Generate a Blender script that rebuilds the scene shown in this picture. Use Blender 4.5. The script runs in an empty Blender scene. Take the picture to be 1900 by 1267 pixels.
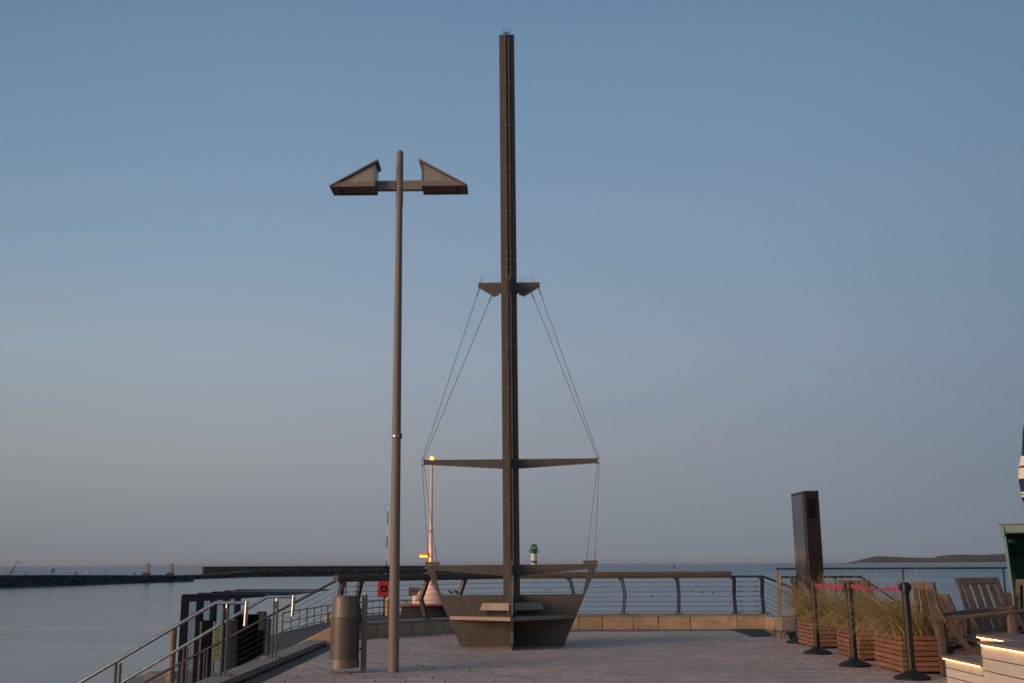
import bpy, bmesh, math, random
from mathutils import Vector, Matrix
random.seed(7)
S = bpy.context.scene
COL = S.collection
PI = math.pi
rad = math.radians

# ------------------------------------------------------------------ camera
EYE, FPX, PITCH, ROLL = 1.3, 2000.0, math.atan(412.0/2000.0), rad(0.25)
R0 = Vector((1, 0, 0)); U0 = Vector((0, -math.sin(PITCH), math.cos(PITCH))); F0 = Vector((0, math.cos(PITCH), math.sin(PITCH)))
RC = R0*math.cos(ROLL) - U0*math.sin(ROLL); UC = R0*math.sin(ROLL) + U0*math.cos(ROLL)
cd = bpy.data.cameras.new('camera'); cam = bpy.data.objects.new('camera', cd); COL.objects.link(cam)
M = Matrix((RC, UC, -F0)).transposed().to_4x4(); M.translation = (0, 0, EYE)
cam.matrix_world = M
cd.sensor_width = 36; cd.lens = 36*FPX/1900; cd.clip_start = 0.1; cd.clip_end = 60000
S.camera = cam

# ------------------------------------------------------------------ sky, sun, exposure
SUN_AZ = Vector((-0.87, -0.49, 0)).normalized(); SUN_EL = rad(10)
W = bpy.data.worlds.new('World'); S.world = W; W.use_nodes = True
nt = W.node_tree; N = nt.nodes; L = nt.links
bg = N['Background']; bg.inputs[1].default_value = 1.0

def nd(tree, kind, **kw):
    n = tree.nodes.new(kind)
    for k, v in kw.items(): setattr(n, k, v)
    return n
def mathn(tree, op, a, b=None, clamp=False):
    n = nd(tree, 'ShaderNodeMath', operation=op, use_clamp=clamp)
    for i, v in enumerate((a, b)):
        if v is None: continue
        if isinstance(v, (int, float)): n.inputs[i].default_value = v
        else: tree.links.new(v, n.inputs[i])
    return n.outputs[0]
def srgb(r, g, b):
    f = lambda c: (c/12.92 if c <= .04045 else ((c+.055)/1.055)**2.4)
    return (f(r/255), f(g/255), f(b/255), 1)
def ramp(tree, fac, stops, interp='LINEAR'):
    n = nd(tree, 'ShaderNodeValToRGB'); cr = n.color_ramp; cr.interpolation = interp
    while len(cr.elements) < len(stops): cr.elements.new(0.5)
    for e, (p, c) in zip(cr.elements, stops): e.position = p; e.color = c
    tree.links.new(fac, n.inputs[0]); return n.outputs[0]
tc = nd(nt, 'ShaderNodeTexCoord')
sx = nd(nt, 'ShaderNodeSeparateXYZ'); L.new(tc.outputs['Generated'], sx.inputs[0])
el = mathn(nt, 'MULTIPLY', mathn(nt, 'MAXIMUM', sx.outputs[2], 0.0), 1/0.7, True)
POS = (0.0, .016, .133, .263, .417, .563, .70, 1.0)
C_E = [(104, 118, 132), (106, 120, 134), (102, 119, 140), (105, 125, 148), (109, 132, 155), (105, 131, 157), (94, 124, 153), (86, 113, 142)]      # away from the sunset
C_W = [(118, 124, 131), (120, 126, 133), (139, 145, 150), (139, 155, 168), (122, 147, 170), (109, 137, 164), (96, 128, 156), (86, 114, 143)]     # left of the picture
lin = [(srgb(*a), srgb(*b)) for a, b in zip(C_E, C_W)]
WK = .52
cool = ramp(nt, el, [(p, a) for p, (a, b) in zip(POS, lin)])
warm = ramp(nt, el, [(p, tuple(max(.02, (b[k]-(1-WK)*a[k])/WK) for k in range(3))+(1,)) for p, (a, b) in zip(POS, lin)])
glow = ramp(nt, el, [(0.0, (1.9, 0.98, 0.50, 1)), (0.15, (1.6, 0.95, .58, 1)), (0.45, (.62, .46, .36, 1)), (0.8, (.12, .11, .10, 1)), (1.0, (0, 0, 0, 1))])
hl = mathn(nt, 'SQRT', mathn(nt, 'ADD', mathn(nt, 'ADD', mathn(nt, 'MULTIPLY', sx.outputs[0], sx.outputs[0]), mathn(nt, 'MULTIPLY', sx.outputs[1], sx.outputs[1])), 1e-5))
dt = mathn(nt, 'DIVIDE', mathn(nt, 'ADD', mathn(nt, 'MULTIPLY', sx.outputs[0], SUN_AZ.x), mathn(nt, 'MULTIPLY', sx.outputs[1], SUN_AZ.y)), hl)
wf = mathn(nt, 'POWER', mathn(nt, 'MAXIMUM', mathn(nt, 'ADD', mathn(nt, 'MULTIPLY', dt, 0.5), 0.5), 0.0), 0.7)
mx = nd(nt, 'ShaderNodeMix', data_type='RGBA'); L.new(wf, mx.inputs[0]); L.new(cool, mx.inputs[6]); L.new(warm, mx.inputs[7])
sk = nd(nt, 'ShaderNodeTexSky', sky_type='NISHITA'); sk.sun_disc = False; sk.sun_elevation = SUN_EL
sk.sun_rotation = math.atan2(SUN_AZ.x, SUN_AZ.y); sk.ozone_density = 4
ad = nd(nt, 'ShaderNodeMix', data_type='RGBA', blend_type='ADD'); ad.inputs[0].default_value = 0.001
fy = mathn(nt, 'DIVIDE', sx.outputs[1], hl)                      # brightening added to the sky straight ahead of the camera
lobe = nd(nt, 'ShaderNodeMapRange', interpolation_type='SMOOTHSTEP'); L.new(fy, lobe.inputs[0]); lobe.inputs[1].default_value = .86; lobe.inputs[2].default_value = 1.0
lm = nd(nt, 'ShaderNodeMix', data_type='RGBA', blend_type='MULTIPLY'); L.new(lobe.outputs[0], lm.inputs[0]); L.new(mx.outputs[2], lm.inputs[6]); lm.inputs[7].default_value = (1.20, 1.14, 1.13, 1)
gf = mathn(nt, 'POWER', mathn(nt, 'MAXIMUM', mathn(nt, 'ADD', mathn(nt, 'MULTIPLY', dt, 0.5), 0.5), 0.0), 8)
gm = nd(nt, 'ShaderNodeMix', data_type='RGBA', blend_type='ADD'); L.new(gf, gm.inputs[0]); L.new(lm.outputs[2], gm.inputs[6]); L.new(glow, gm.inputs[7])
L.new(gm.outputs[2], ad.inputs[6]); L.new(sk.outputs[0], ad.inputs[7]); L.new(ad.outputs[2], bg.inputs[0])

sd = bpy.data.lights.new('sun', 'SUN'); sun = bpy.data.objects.new('sun', sd); COL.objects.link(sun)
sd.energy = 2.3; sd.angle = rad(26); sd.color = (1.0, 0.66, 0.42)
sun.rotation_euler = Vector((-SUN_AZ.x*math.cos(SUN_EL), -SUN_AZ.y*math.cos(SUN_EL), -math.sin(SUN_EL))).to_track_quat('-Z', 'Y').to_euler()
S.cycles.transparent_max_bounces = 48
S.view_settings.view_transform = 'Standard'; S.view_settings.look = 'None'
S.view_settings.exposure = 0; S.view_settings.gamma = 1; S.view_settings.use_curve_mapping = False

# ------------------------------------------------------------------ survey helpers: photograph pixel -> place
def ray(px, py):
    return (RC*((px-950)/FPX) + UC*((633.5-py)/FPX) + F0)
def P(px, py, d):
    r = ray(px, py); return Vector((r.x/r.y*d, d, EYE + r.z/r.y*d))
def G(px, py, z=0.0):
    r = ray(px, py); t = (z-EYE)/r.z; return Vector((r.x*t, r.y*t, z))

# ------------------------------------------------------------------ materials
def mat(name, col, rough=.6, metal=0.0, var=.18, scale=6.0, stretch=(1, 1, 1), bump=.0, spec=.5, rnd=0.0, isl=0.0, col2=None, coat=0.0):
    m = bpy.data.materials.new(name); m.use_nodes = True; t = m.node_tree
    b = t.nodes['Principled BSDF']; b.inputs['Roughness'].default_value = rough; b.inputs['Metallic'].default_value = metal
    b.inputs['Specular IOR Level'].default_value = spec
    tcn = nd(t, 'ShaderNodeTexCoord'); mp = nd(t, 'ShaderNodeMapping'); mp.inputs['Scale'].default_value = stretch
    t.links.new(tcn.outputs['Object'], mp.inputs[0])
    vec = mp.outputs[0]
    if rnd:
        oi = nd(t, 'ShaderNodeObjectInfo'); va = nd(t, 'ShaderNodeVectorMath', operation='ADD')
        sc = nd(t, 'ShaderNodeVectorMath', operation='SCALE'); sc.inputs[0].default_value = (37, 61, 53); t.links.new(oi.outputs['Random'], sc.inputs['Scale'])
        t.links.new(vec, va.inputs[0]); t.links.new(sc.outputs[0], va.inputs[1]); vec = va.outputs[0]
    nz = nd(t, 'ShaderNodeTexNoise'); nz.inputs['Scale'].default_value = scale; nz.inputs['Detail'].default_value = 6; nz.inputs['Roughness'].default_value = .65
    t.links.new(vec, nz.inputs['Vector'])
    c2 = col2 or tuple(c*(1-var*1.6) for c in col)
    c1 = tuple(min(1, c*(1+var)) for c in col) if not col2 else col
    o = ramp(t, nz.outputs['Fac'], [(.28, (*c2, 1)), (.72, (*c1, 1))])
    f = None
    if rnd: f = mathn(t, 'ADD', mathn(t, 'MULTIPLY', nd(t, 'ShaderNodeObjectInfo').outputs['Random'], 2*rnd), 1-rnd)
    if isl: f = mathn(t, 'ADD', mathn(t, 'MULTIPLY', nd(t, 'ShaderNodeNewGeometry').outputs['Random Per Island'], 2*isl), 1-isl)
    if f is not None:
        hs = nd(t, 'ShaderNodeHueSaturation'); t.links.new(o, hs.inputs['Color']); t.links.new(f, hs.inputs['Value']); o = hs.outputs[0]
    t.links.new(o, b.inputs['Base Color'])
    rr = mathn(t, 'ADD', mathn(t, 'MULTIPLY', nz.outputs['Fac'], .25), rough-.12, True); t.links.new(rr, b.inputs['Roughness'])
    if bump:
        bn = nd(t, 'ShaderNodeBump'); bn.inputs['Strength'].default_value = bump; bn.inputs['Distance'].default_value = .01
        t.links.new(nz.outputs['Fac'], bn.inputs['Height']); t.links.new(bn.outputs[0], b.inputs['Normal'])
    return m
def emis(name, col, s):
    m = bpy.data.materials.new(name); m.use_nodes = True; b = m.node_tree.nodes['Principled BSDF']
    b.inputs['Base Color'].default_value = (*col, 1); b.inputs['Emission Color'].default_value = (*col, 1); b.inputs['Emission Strength'].default_value = s
    return m
def glassmat(name, col, rough, alpha):
    m = bpy.data.materials.new(name); m.use_nodes = True; t = m.node_tree; t.nodes.remove(t.nodes['Principled BSDF'])
    tr = nd(t, 'ShaderNodeBsdfTransparent'); tr.inputs[0].default_value = (*col, 1)
    gl = nd(t, 'ShaderNodeBsdfGlossy'); gl.inputs['Roughness'].default_value = rough
    fr = nd(t, 'ShaderNodeLayerWeight'); fr.inputs[0].default_value = .5
    ms = nd(t, 'ShaderNodeMixShader'); t.links.new(mathn(t, 'ADD', mathn(t, 'MULTIPLY', mathn(t, 'POWER', fr.outputs['Facing'], 5.0), .5), alpha, True), ms.inputs[0]); t.links.new(tr.outputs[0], ms.inputs[1]); t.links.new(gl.outputs[0], ms.inputs[2])
    t.links.new(ms.outputs[0], t.nodes['Material Output'].inputs[0]); return m
m_bronze = mat('painted_bronze_steel', (.108, .089, .075), .58, .0, .15, 5, (2.5, 2.5, .5), bump=.04)
m_bronze_d = mat('painted_bronze_steel_worn', (0.135, 0.113, 0.096), .5, .0, .14, 14, bump=.04)
m_lamp = mat('lamp_bronze_paint', (0.2, 0.165, 0.138), .62, .0, .10, 5, (2, 2, .4))
m_bin = mat('bin_paint', (0.17, 0.142, 0.118), .45, .2, .12, 12, bump=.03)
m_steel = mat('brushed_steel', (.50, .48, .46), .28, 1.0, .12, 18)
m_dsteel = mat('dark_galvanised_steel', (0.075, 0.075, 0.08), .48, .6, .2, 20)
m_cable = mat('steel_cable', (.085, .09, .10), .45, .7, .1, 20)
m_seat = mat('bench_wood_grey', (0.33, 0.245, 0.188), .55, 0, .18, 3, (1, 1, 1), .05)
m_beam = mat('weathered_beam_wood', (0.115, 0.084, 0.063), .85, 0, .5, 5, (.35, 2.5, 9), .7)
m_stone = mat('sandstone', (0.47, 0.325, 0.215), .9, 0, .22, 4, (1, 1, 1.6), .3, rnd=.12)
m_paver = mat('concrete_paver', (0.5, 0.37, 0.312), .85, 0, .16, 7, bump=.25, rnd=.08)
m_paver_s = mat('concrete_paver_field', (0.5, 0.37, 0.312), .85, 0, .16, 7, bump=.25, isl=.08)
m_joint = mat('joint_sand', (0.21, 0.17, 0.155), .95, 0, .3, 12, bump=.3)
m_gravel = mat('dark_gravel', (0.08, 0.08, 0.084), .95, 0, .7, 55, bump=1.0, spec=.15)
m_corten = mat('red_brown_steel_strip', (0.06, 0.028, 0.026), .75, 0, .25, 8, bump=.15, spec=.12)
m_concrete = mat('pale_concrete', (0.29, 0.245, 0.215), .9, 0, .22, 3, bump=.3)
m_quay = mat('quay_asphalt', (0.0675, 0.0648, 0.063), .95, 0, .3, 1.2, bump=.4)
m_rock = mat('dark_wet_stone', (0.026, 0.025, 0.024), .92, 0, .55, .35, bump=1.0)
m_rockl = mat('mole_wall_stone', (0.075, 0.06, 0.05), .92, 0, .3, .3, bump=.8)
m_navy = mat('navy_frame_paint', (0.0035, 0.006, 0.019), .6, 0, .1, 5, spec=.15)
m_black = mat('black_cladding', (0.002, 0.002, 0.0025), .7, 0, .2, 5, spec=.08)
m_roofp = mat('grey_roof_pane', (.30, .28, .29), .35, 0, .1, 2)
m_pale = mat('pale_grey_panel', (.085, .092, .105), .6, 0, .1, 2)
m_pile = mat('tan_pile_paint', (0.255, 0.18, 0.1275), .7, 0, .15, 2)
m_teak = mat('teak_wood', (0.165, 0.118, 0.088), .7, 0, .28, 3, (2, 2, 2), .2, rnd=.15)
m_slat = mat('planter_wood', (0.225, 0.105, 0.06), .75, 0, .28, 4, (1, 1, 5), .3, rnd=.18)
m_soil = mat('soil', (.03, .022, .016), 1, 0, .3, 20, bump=.6)
m_rubber = mat('black_plastic', (.012, .012, .012), .5, 0, .2, 10)
m_belt = mat('magenta_belt', (0.4, 0.022, 0.065), .6, 0, .08, 8)
m_kiosk = mat('kiosk_black_metal', (0.015, 0.0125, 0.011), .5, .0, .15, 4)
m_screen = mat('dark_glossy_screen', (.010, .014, .02), .14, 0, .1, 2, spec=1.0)
m_white = mat('white_painted_plank', (0.5328, 0.4752, 0.4176), .55, 0, .06, 6, (1, 1, 4), .12, rnd=.05)
m_decktop = mat('brown_step_board', (.22, .14, .11), .7, 0, .2, 4, (1, 3, 1), .15, rnd=.08)
m_deck = mat('terrace_board', (0.15, 0.07125, 0.045), .75, 0, .22, 4, (1, 6, 1), .2, rnd=.14)
m_teal = mat('mint_green_board', (0.17, 0.3, 0.255), .6, 0, .08, 4)
m_tealin = mat('dark_green_wicker', (.035, .14, .125), .8, 0, .2, 40, bump=.5)
m_trim = mat('red_brown_trim', (.16, .045, .035), .7, 0, .1, 8)
m_cush = mat('grey_cushion', (.20, .19, .19), .9, 0, .1, 6)
m_navyc = mat('navy_canvas', (.012, .022, .06), .85, 0, .12, 9, bump=.2)
m_cream = mat('cream_print', (.72, .66, .55), .85, 0, .06, 9)
m_lgreen = mat('lighthouse_green', (.015, .17, .055), .5, 0, .1, .5)
m_lwhite = mat('lighthouse_white', (0.68, 0.629, 0.578), .6, 0, .06, .4)
m_bwhite = mat('beacon_white', (0.8, 0.52, 0.45), .5, 0, .06, .6)
m_red = mat('signal_red', (0.36, 0.012, 0.016), .5, 0, .1, 2)
m_rust = mat('red_rim', (0.264, 0.056, 0.036), .6, 0, .15, 2)
m_yel = mat('yellow_paint', (0.6, 0.32, 0.016), .5, 0, .08, 3)
m_ygrn = mat('yellow_green_print', (0.3, 0.31, 0.09), .6, 0, .06, 3)
m_dkg = mat('dark_green_print', (.06, .16, .05), .6, 0, .06, 3)
m_cloth_d = mat('dark_clothes', (.02, .02, .025), .9, 0, .2, 4)
m_cloth_w = mat('white_clothes', (.6, .58, .55), .9, 0, .1, 4)
m_skin = mat('skin', (.40, .24, .17), .6, 0, .1, 4)
m_hill = mat('far_wooded_headland', (0.055, 0.036, 0.044), 1, 0, .3, .004)
m_sand = mat('far_beach', (.42, .36, .32), 1, 0, .1, .01)
m_leaf = mat('weed_leaf', (.055, .08, .04), .7, 0, .3, 10)
m_bird = mat('dark_feathers', (.015, .015, .02), .7, 0, .2, 30)
m_refl = mat('lamp_reflector', (0.27, 0.18, 0.135), .45, .3, .12, 8)
m_opal = mat('opal_lamp_panel', (0.315, 0.2775, 0.2475), .35, .2, .2, 6)
m_glass = glassmat('clear_glass', (.96, .985, .985), .03, .005)
m_glassb = glassmat('pale_shelter_glass', (.86, .93, .94), .06, .06)
m_led = emis('warm_led', (1.0, .50, .14), 11.0)
m_amber = emis('amber_light', (1.0, .33, .02), 5.0)
m_amber2 = emis('yellow_lamp', (1.0, .48, .03), 3.0)
def stain(m):
    t = m.node_tree; b = t.nodes['Principled BSDF']; old = b.inputs['Base Color'].links[0].from_socket; g = nd(t, 'ShaderNodeNewGeometry')
    def nz(sc, lo, hi, a, c, det=4):
        n = nd(t, 'ShaderNodeTexNoise'); n.inputs['Scale'].default_value = sc; n.inputs['Detail'].default_value = det; t.links.new(g.outputs['Position'], n.inputs['Vector'])
        r = nd(t, 'ShaderNodeMapRange'); t.links.new(n.outputs['Fac'], r.inputs[0])
        for i, v in enumerate((lo, hi, a, c)): r.inputs[i+1].default_value = v
        return r.outputs[0]
    v = mathn(t, 'MULTIPLY', mathn(t, 'MULTIPLY', nz(.55, .3, .7, .86, 1.10), nz(2.6, .35, .72, 1.04, .90)), nz(17, .70, .76, 1.0, .62, 2))
    h = nd(t, 'ShaderNodeHueSaturation'); t.links.new(old, h.inputs['Color']); t.links.new(v, h.inputs['Value']); t.links.new(h.outputs[0], b.inputs['Base Color'])
for m_ in (m_paver, m_paver_s, m_stone, m_concrete): stain(m_)
# grass: straw with green hearts, colour per blade
def grassmat():
    m = bpy.data.materials.new('windblown_grass'); m.use_nodes = True; t = m.node_tree; b = t.nodes['Principled BSDF']
    g = nd(t, 'ShaderNodeNewGeometry')
    c = ramp(t, g.outputs['Random Per Island'], [(0, (.09, .095, .028, 1)), (.28, (.17, .15, .05, 1)), (.5, (.33, .25, .105, 1)), (.8, (.48, .36, .18, 1)), (1, (.62, .50, .31, 1))])
    t.links.new(c, b.inputs['Base Color']); b.inputs['Roughness'].default_value = .7
    return m
m_grass = grassmat()
# bin mesh: fine relief of the perforated wrapper
def binmesh():
    m = mat('bin_perforated_wrap', (.16, .134, .11), .5, .25, .12, 12); t = m.node_tree; b = t.nodes['Principled BSDF']
    tcn = nd(t, 'ShaderNodeTexCoord'); s = nd(t, 'ShaderNodeSeparateXYZ'); t.links.new(tcn.outputs['Object'], s.inputs[0])
    ang = mathn(t, 'ARCTAN2', s.outputs[1], s.outputs[0])
    u = mathn(t, 'ABSOLUTE', mathn(t, 'SINE', mathn(t, 'MULTIPLY', ang, 21))); v = mathn(t, 'ABSOLUTE', mathn(t, 'SINE', mathn(t, 'MULTIPLY', s.outputs[2], 100)))
    h = mathn(t, 'MULTIPLY', mathn(t, 'GREATER_THAN', u, .36), mathn(t, 'GREATER_THAN', v, .36))
    c = nd(t, 'ShaderNodeMix', data_type='RGBA'); t.links.new(h, c.inputs[0]); c.inputs[6].default_value = (.05, .042, .035, 1)
    old = b.inputs['Base Color'].links[0].from_socket; t.links.new(old, c.inputs[7]); t.links.new(c.outputs[2], b.inputs['Base Color'])
    bn = nd(t, 'ShaderNodeBump'); bn.inputs['Strength'].default_value = .6; bn.inputs['Distance'].default_value = .004
    t.links.new(h, bn.inputs['Height']); t.links.new(bn.outputs[0], b.inputs['Normal']); return m
m_binmesh = binmesh()
# sea
def seamat():
    m = bpy.data.materials.new('sea_water'); m.use_nodes = True; t = m.node_tree; b = t.nodes['Principled BSDF']
    b.inputs['Base Color'].default_value = (.022, .050, .072, 1); b.inputs['IOR'].default_value = 1.333; b.inputs['Specular IOR Level'].default_value = .5
    g = nd(t, 'ShaderNodeNewGeometry')
    def nz(sc, st, det):
        mp = nd(t, 'ShaderNodeMapping'); mp.inputs['Scale'].default_value = st; mp.inputs['Rotation'].default_value = (0, 0, .15); t.links.new(g.outputs['Position'], mp.inputs[0])
        n = nd(t, 'ShaderNodeTexNoise'); n.inputs['Scale'].default_value = sc; n.inputs['Detail'].default_value = det; t.links.new(mp.outputs[0], n.inputs['Vector']); return n.outputs['Fac']
    a = nz(1.1, (.35, 1, 1), 5); c = nz(.16, (.3, 1, 1), 4); big = nz(.02, (.25, 1, 1), 3)
    # open sea is rougher than the sheltered harbour basin on the left
    s = nd(t, 'ShaderNodeSeparateXYZ'); t.links.new(g.outputs['Position'], s.inputs[0])
    k = mathn(t, 'ADD', mathn(t, 'MULTIPLY', s.outputs[0], .06), .62, True)
    kk = mathn(t, 'ADD', mathn(t, 'MULTIPLY', k, .4), .5)
    h = mathn(t, 'ADD', mathn(t, 'MULTIPLY', a, .12), mathn(t, 'MULTIPLY', c, .55))
    h = mathn(t, 'ADD', h, mathn(t, 'MULTIPLY', big, .8))
    bn = nd(t, 'ShaderNodeBump'); bn.inputs['Strength'].default_value = 1; bn.inputs['Distance'].default_value = .5
    t.links.new(mathn(t, 'MULTIPLY', h, kk), bn.inputs['Height']); t.links.new(bn.outputs[0], b.inputs['Normal'])
    far = mathn(t, 'MULTIPLY', mathn(t, 'SUBTRACT', s.outputs[1], 60), 1/500, True)
    rg = mathn(t, 'MULTIPLY', mathn(t, 'MAXIMUM', mathn(t, 'MULTIPLY', k, .5), far), .16)
    t.links.new(mathn(t, 'ADD', mathn(t, 'ADD', mathn(t, 'MULTIPLY', big, .16), rg), .04), b.inputs['Roughness'])
    return m
m_sea = seamat()

# ------------------------------------------------------------------ object helpers
def thing(name, label, cat, loc=(0, 0, 0), group=None):
    o = bpy.data.objects.new(name, None); COL.objects.link(o); o.location = loc; o.empty_display_size = .1
    o['label'] = label; o['category'] = cat
    if group: o['group'] = group
    return o
def tag(o, label, cat, group=None):
    o['label'] = label; o['category'] = cat
    if group: o['group'] = group
    return o
class MB:
    def __init__(s): s.v = []; s.f = []
    def add(s, vs, fs):
        k = len(s.v); s.v += [Vector(q) for q in vs]; s.f += [[k+i for i in f] for f in fs]; return s
    def box(s, c, d, m=None):
        c = Vector(c); x, y, z = d[0]/2, d[1]/2, d[2]/2
        vs = [Vector((a*x, b*y, e*z)) for a in (-1, 1) for b in (-1, 1) for e in (-1, 1)]
        if m is not None: vs = [m @ q for q in vs]
        return s.add([q+c for q in vs], [(0, 1, 3, 2), (4, 6, 7, 5), (0, 4, 5, 1), (2, 3, 7, 6), (0, 2, 6, 4), (1, 5, 7, 3)])
    def bar(s, a, b, w, h, up=Vector((0, 0, 1))):            # box from a to b, width w sideways, height h along up
        a = Vector(a); b = Vector(b); d = (b-a).normalized(); side = d.cross(up)
        if side.length < 1e-4: side = d.cross(Vector((0, 1, 0)))
        side.normalize(); u = side.cross(d)
        q = [a+side*(i*w/2)+u*(j*h/2) for i, j in ((-1, -1), (1, -1), (1, 1), (-1, 1))]
        q += [p+(b-a) for p in q]
        return s.add(q, [(3, 2, 1, 0), (4, 5, 6, 7), (0, 1, 5, 4), (1, 2, 6, 5), (2, 3, 7, 6), (3, 0, 4, 7)])
    def ext(s, poly, vec):                                     # polygon (3d points) extruded by vec
        n = len(poly); poly = [Vector(p) for p in poly]; vec = Vector(vec)
        return s.add(poly+[p+vec for p in poly], [tuple(range(n))[::-1], tuple(range(n, 2*n))]+[(i, (i+1) % n, n+(i+1) % n, n+i) for i in range(n)])
    def ring(s, outer, inner, vec):                            # plate with a hole (same point count)
        n = len(outer); o = [Vector(p) for p in outer]; i = [Vector(p) for p in inner]; vec = Vector(vec)
        vs = o+i+[p+vec for p in o]+[p+vec for p in i]; f = []
        for k in range(n):
            j = (k+1) % n
            f += [(k, n+k, n+j, j), (2*n+k, 2*n+j, 3*n+j, 3*n+k), (k, j, 2*n+j, 2*n+k), (n+k, 3*n+k, 3*n+j, n+j)]
        return s.add(vs, f)
    def tube(s, pts, r, n=8, cap=True):
        pts = [Vector(p) for p in pts]; m = len(pts); rr = r if isinstance(r, (list, tuple)) else [r]*m
        k = len(s.v); prev = None
        for i, p in enumerate(pts):
            d = (pts[min(i+1, m-1)]-pts[max(i-1, 0)]).normalized()
            if prev is None:
                u = Vector((0, 0, 1)) if abs(d.z) < .9 else Vector((0, 1, 0)); u = (u-d*u.dot(d)).normalized()
            else:
                u = (prev-d*prev.dot(d)).normalized()
            prev = u; w = d.cross(u)
            sc = 1.0
            if 0 < i < m-1:
                c = (pts[i]-pts[i-1]).normalized().dot((pts[i+1]-pts[i]).normalized()); sc = 1/max(.6, math.sqrt(max(.05, (1+c)/2)))
            s.v += [p+(u*math.cos(2*PI*j/n)+w*math.sin(2*PI*j/n))*rr[i]*sc for j in range(n)]
        for i in range(m-1):
            s.f += [[k+i*n+j, k+i*n+(j+1) % n, k+(i+1)*n+(j+1) % n, k+(i+1)*n+j] for j in range(n)]
        if cap: s.f += [[k+j for j in range(n)][::-1], [k+(m-1)*n+j for j in range(n)]]
        return s
    def lathe(s, prof, c=(0, 0, 0), n=24):
        k = len(s.v); c = Vector(c); m = len(prof)
        for r, z in prof: s.v += [c+Vector((r*math.cos(2*PI*j/n), r*math.sin(2*PI*j/n), z)) for j in range(n)]
        for i in range(m-1): s.f += [[k+i*n+j, k+i*n+(j+1) % n, k+(i+1)*n+(j+1) % n, k+(i+1)*n+j] for j in range(n)]
        s.f += [[k+j for j in range(n)][::-1], [k+(m-1)*n+j for j in range(n)]]
        return s
    def mesh(s, name, material, off=Vector((0, 0, 0)), smooth=True):
        me = bpy.data.meshes.new(name); me.from_pydata([v-off for v in s.v], [], s.f); me.update()
        bm = bmesh.new(); bm.from_mesh(me); bmesh.ops.recalc_face_normals(bm, faces=bm.faces); bm.to_mesh(me); bm.free()
        if smooth:
            me.shade_smooth(); me.set_sharp_from_angle(angle=rad(38))
        me.materials.append(material); return me
    def build(s, name, material, parent=None, world=False, bevel=0.0, smooth=True, kind=None):
        off = Vector((0, 0, 0))
        root = parent
        while root is not None and root.parent is not None: root = root.parent
        if world and root is not None: off = Vector(root.location)
        if parent is None:                                     # top-level mesh: origin at its base
            xs = [v.x for v in s.v]; ys = [v.y for v in s.v]; zs = [v.z for v in s.v]
            off = Vector(((min(xs)+max(xs))/2, (min(ys)+max(ys))/2, min(zs)))
        o = bpy.data.objects.new(name, s.mesh(name, material, off, smooth)); COL.objects.link(o)
        if parent is None: o.location = off
        else: o.parent = parent
        if bevel:
            b = o.modifiers.new('bevel', 'BEVEL'); b.width = bevel; b.segments = 2; b.limit_method = 'ANGLE'; b.angle_limit = rad(50)
        if kind: o['kind'] = kind
        return o
def copy_tree(o, parent=None):
    c = o.copy(); COL.objects.link(c)
    if parent is not None: c.parent = parent
    for ch in list(o.children): copy_tree(ch, c)
    return c
def rot(ax, a): return Matrix.Rotation(a, 3, ax)

# ================================================================== SETTING
SEA = -3.2; QUAY = -1.9
mb = MB(); mb.add([(-29000, -200, SEA), (29000, -200, SEA), (29000, 44000, SEA), (-29000, 44000, SEA)], [(0, 1, 2, 3)])
o = mb.build('sea', m_sea); o['kind'] = 'structure'

FL = G(636, 1187); FC = G(955, 1165.5); FR = G(1431, 1166); FR.y = FC.y - .15
EDGE = -2.86                                                   # left edge of the paved field
# plaza base slab
mb = MB(); mb.ext([(-3.06, -22, -.02), (30, -22, -.02), (30, FR.y+.35, -.02), (FR.x, FR.y+.35, -.02), (FC.x, FC.y+.35, -.02), (FL.x-.1, FL.y+.25, -.02), (-3.06, FL.y, -.02)], (0, 0, -3.3))
plaza = mb.build('plaza', m_joint); plaza['kind'] = 'structure'
plaza_off = Vector(plaza.location)
# pavers
def fence_y(x):
    if x < FC.x: return FL.y+(x-FL.x)/(FC.x-FL.x)*(FC.y-FL.y)
    return FC.y+(x-FC.x)/(FR.x-FC.x)*(FR.y-FC.y)
PD, PL = .225, .46
cells = []
y = 9.4
row = 0
while y < 21.6:
    x = EDGE+.012; first = True
    while x < 5.02:
        w = PL*random.choice((1, 1, .75, 1.25))
        if first: w *= random.uniform(.4, 1); first = False
        w = min(w, 5.05-x)
        if w > .08:
            cx = x+w/2; top = y+PD
            lim = min(fence_y(x), fence_y(x+w))-.012
            if top > lim: top = lim
            if top-y > .06: cells.append((x, y, w-.009, top-y-.009))
        x += w
    y += PD; row += 1
def paver_mb(mb, x, y, w, d, off=Vector((0, 0, 0)), h=.018, tz=0.0):
    c = .004
    z0, z1 = -.0195, h-.02+tz+.002
    vs = [(x, y, z0), (x+w, y, z0), (x+w, y+d, z0), (x, y+d, z0), (x, y, z1-c), (x+w, y, z1-c), (x+w, y+d, z1-c), (x, y+d, z1-c),
          (x+c, y+c, z1), (x+w-c, y+c, z1), (x+w-c, y+d-c, z1), (x+c, y+d-c, z1)]
    vs = [Vector(v) for v in vs]
    mb.add(vs, [(0, 1, 5, 4), (1, 2, 6, 5), (2, 3, 7, 6), (3, 0, 4, 7), (4, 5, 9, 8), (5, 6, 10, 9), (6, 7, 11, 10), (7, 4, 8, 11), (8, 9, 10, 11)])
vis = [c for c in cells if c[1] > 11.3 and c[0]+c[2] > -.50*c[1] and c[0] < .49*c[1]]
vis.sort(key=lambda c: c[1]); near = vis[:296]; nearset = set(near)
meshes = {}
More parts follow.
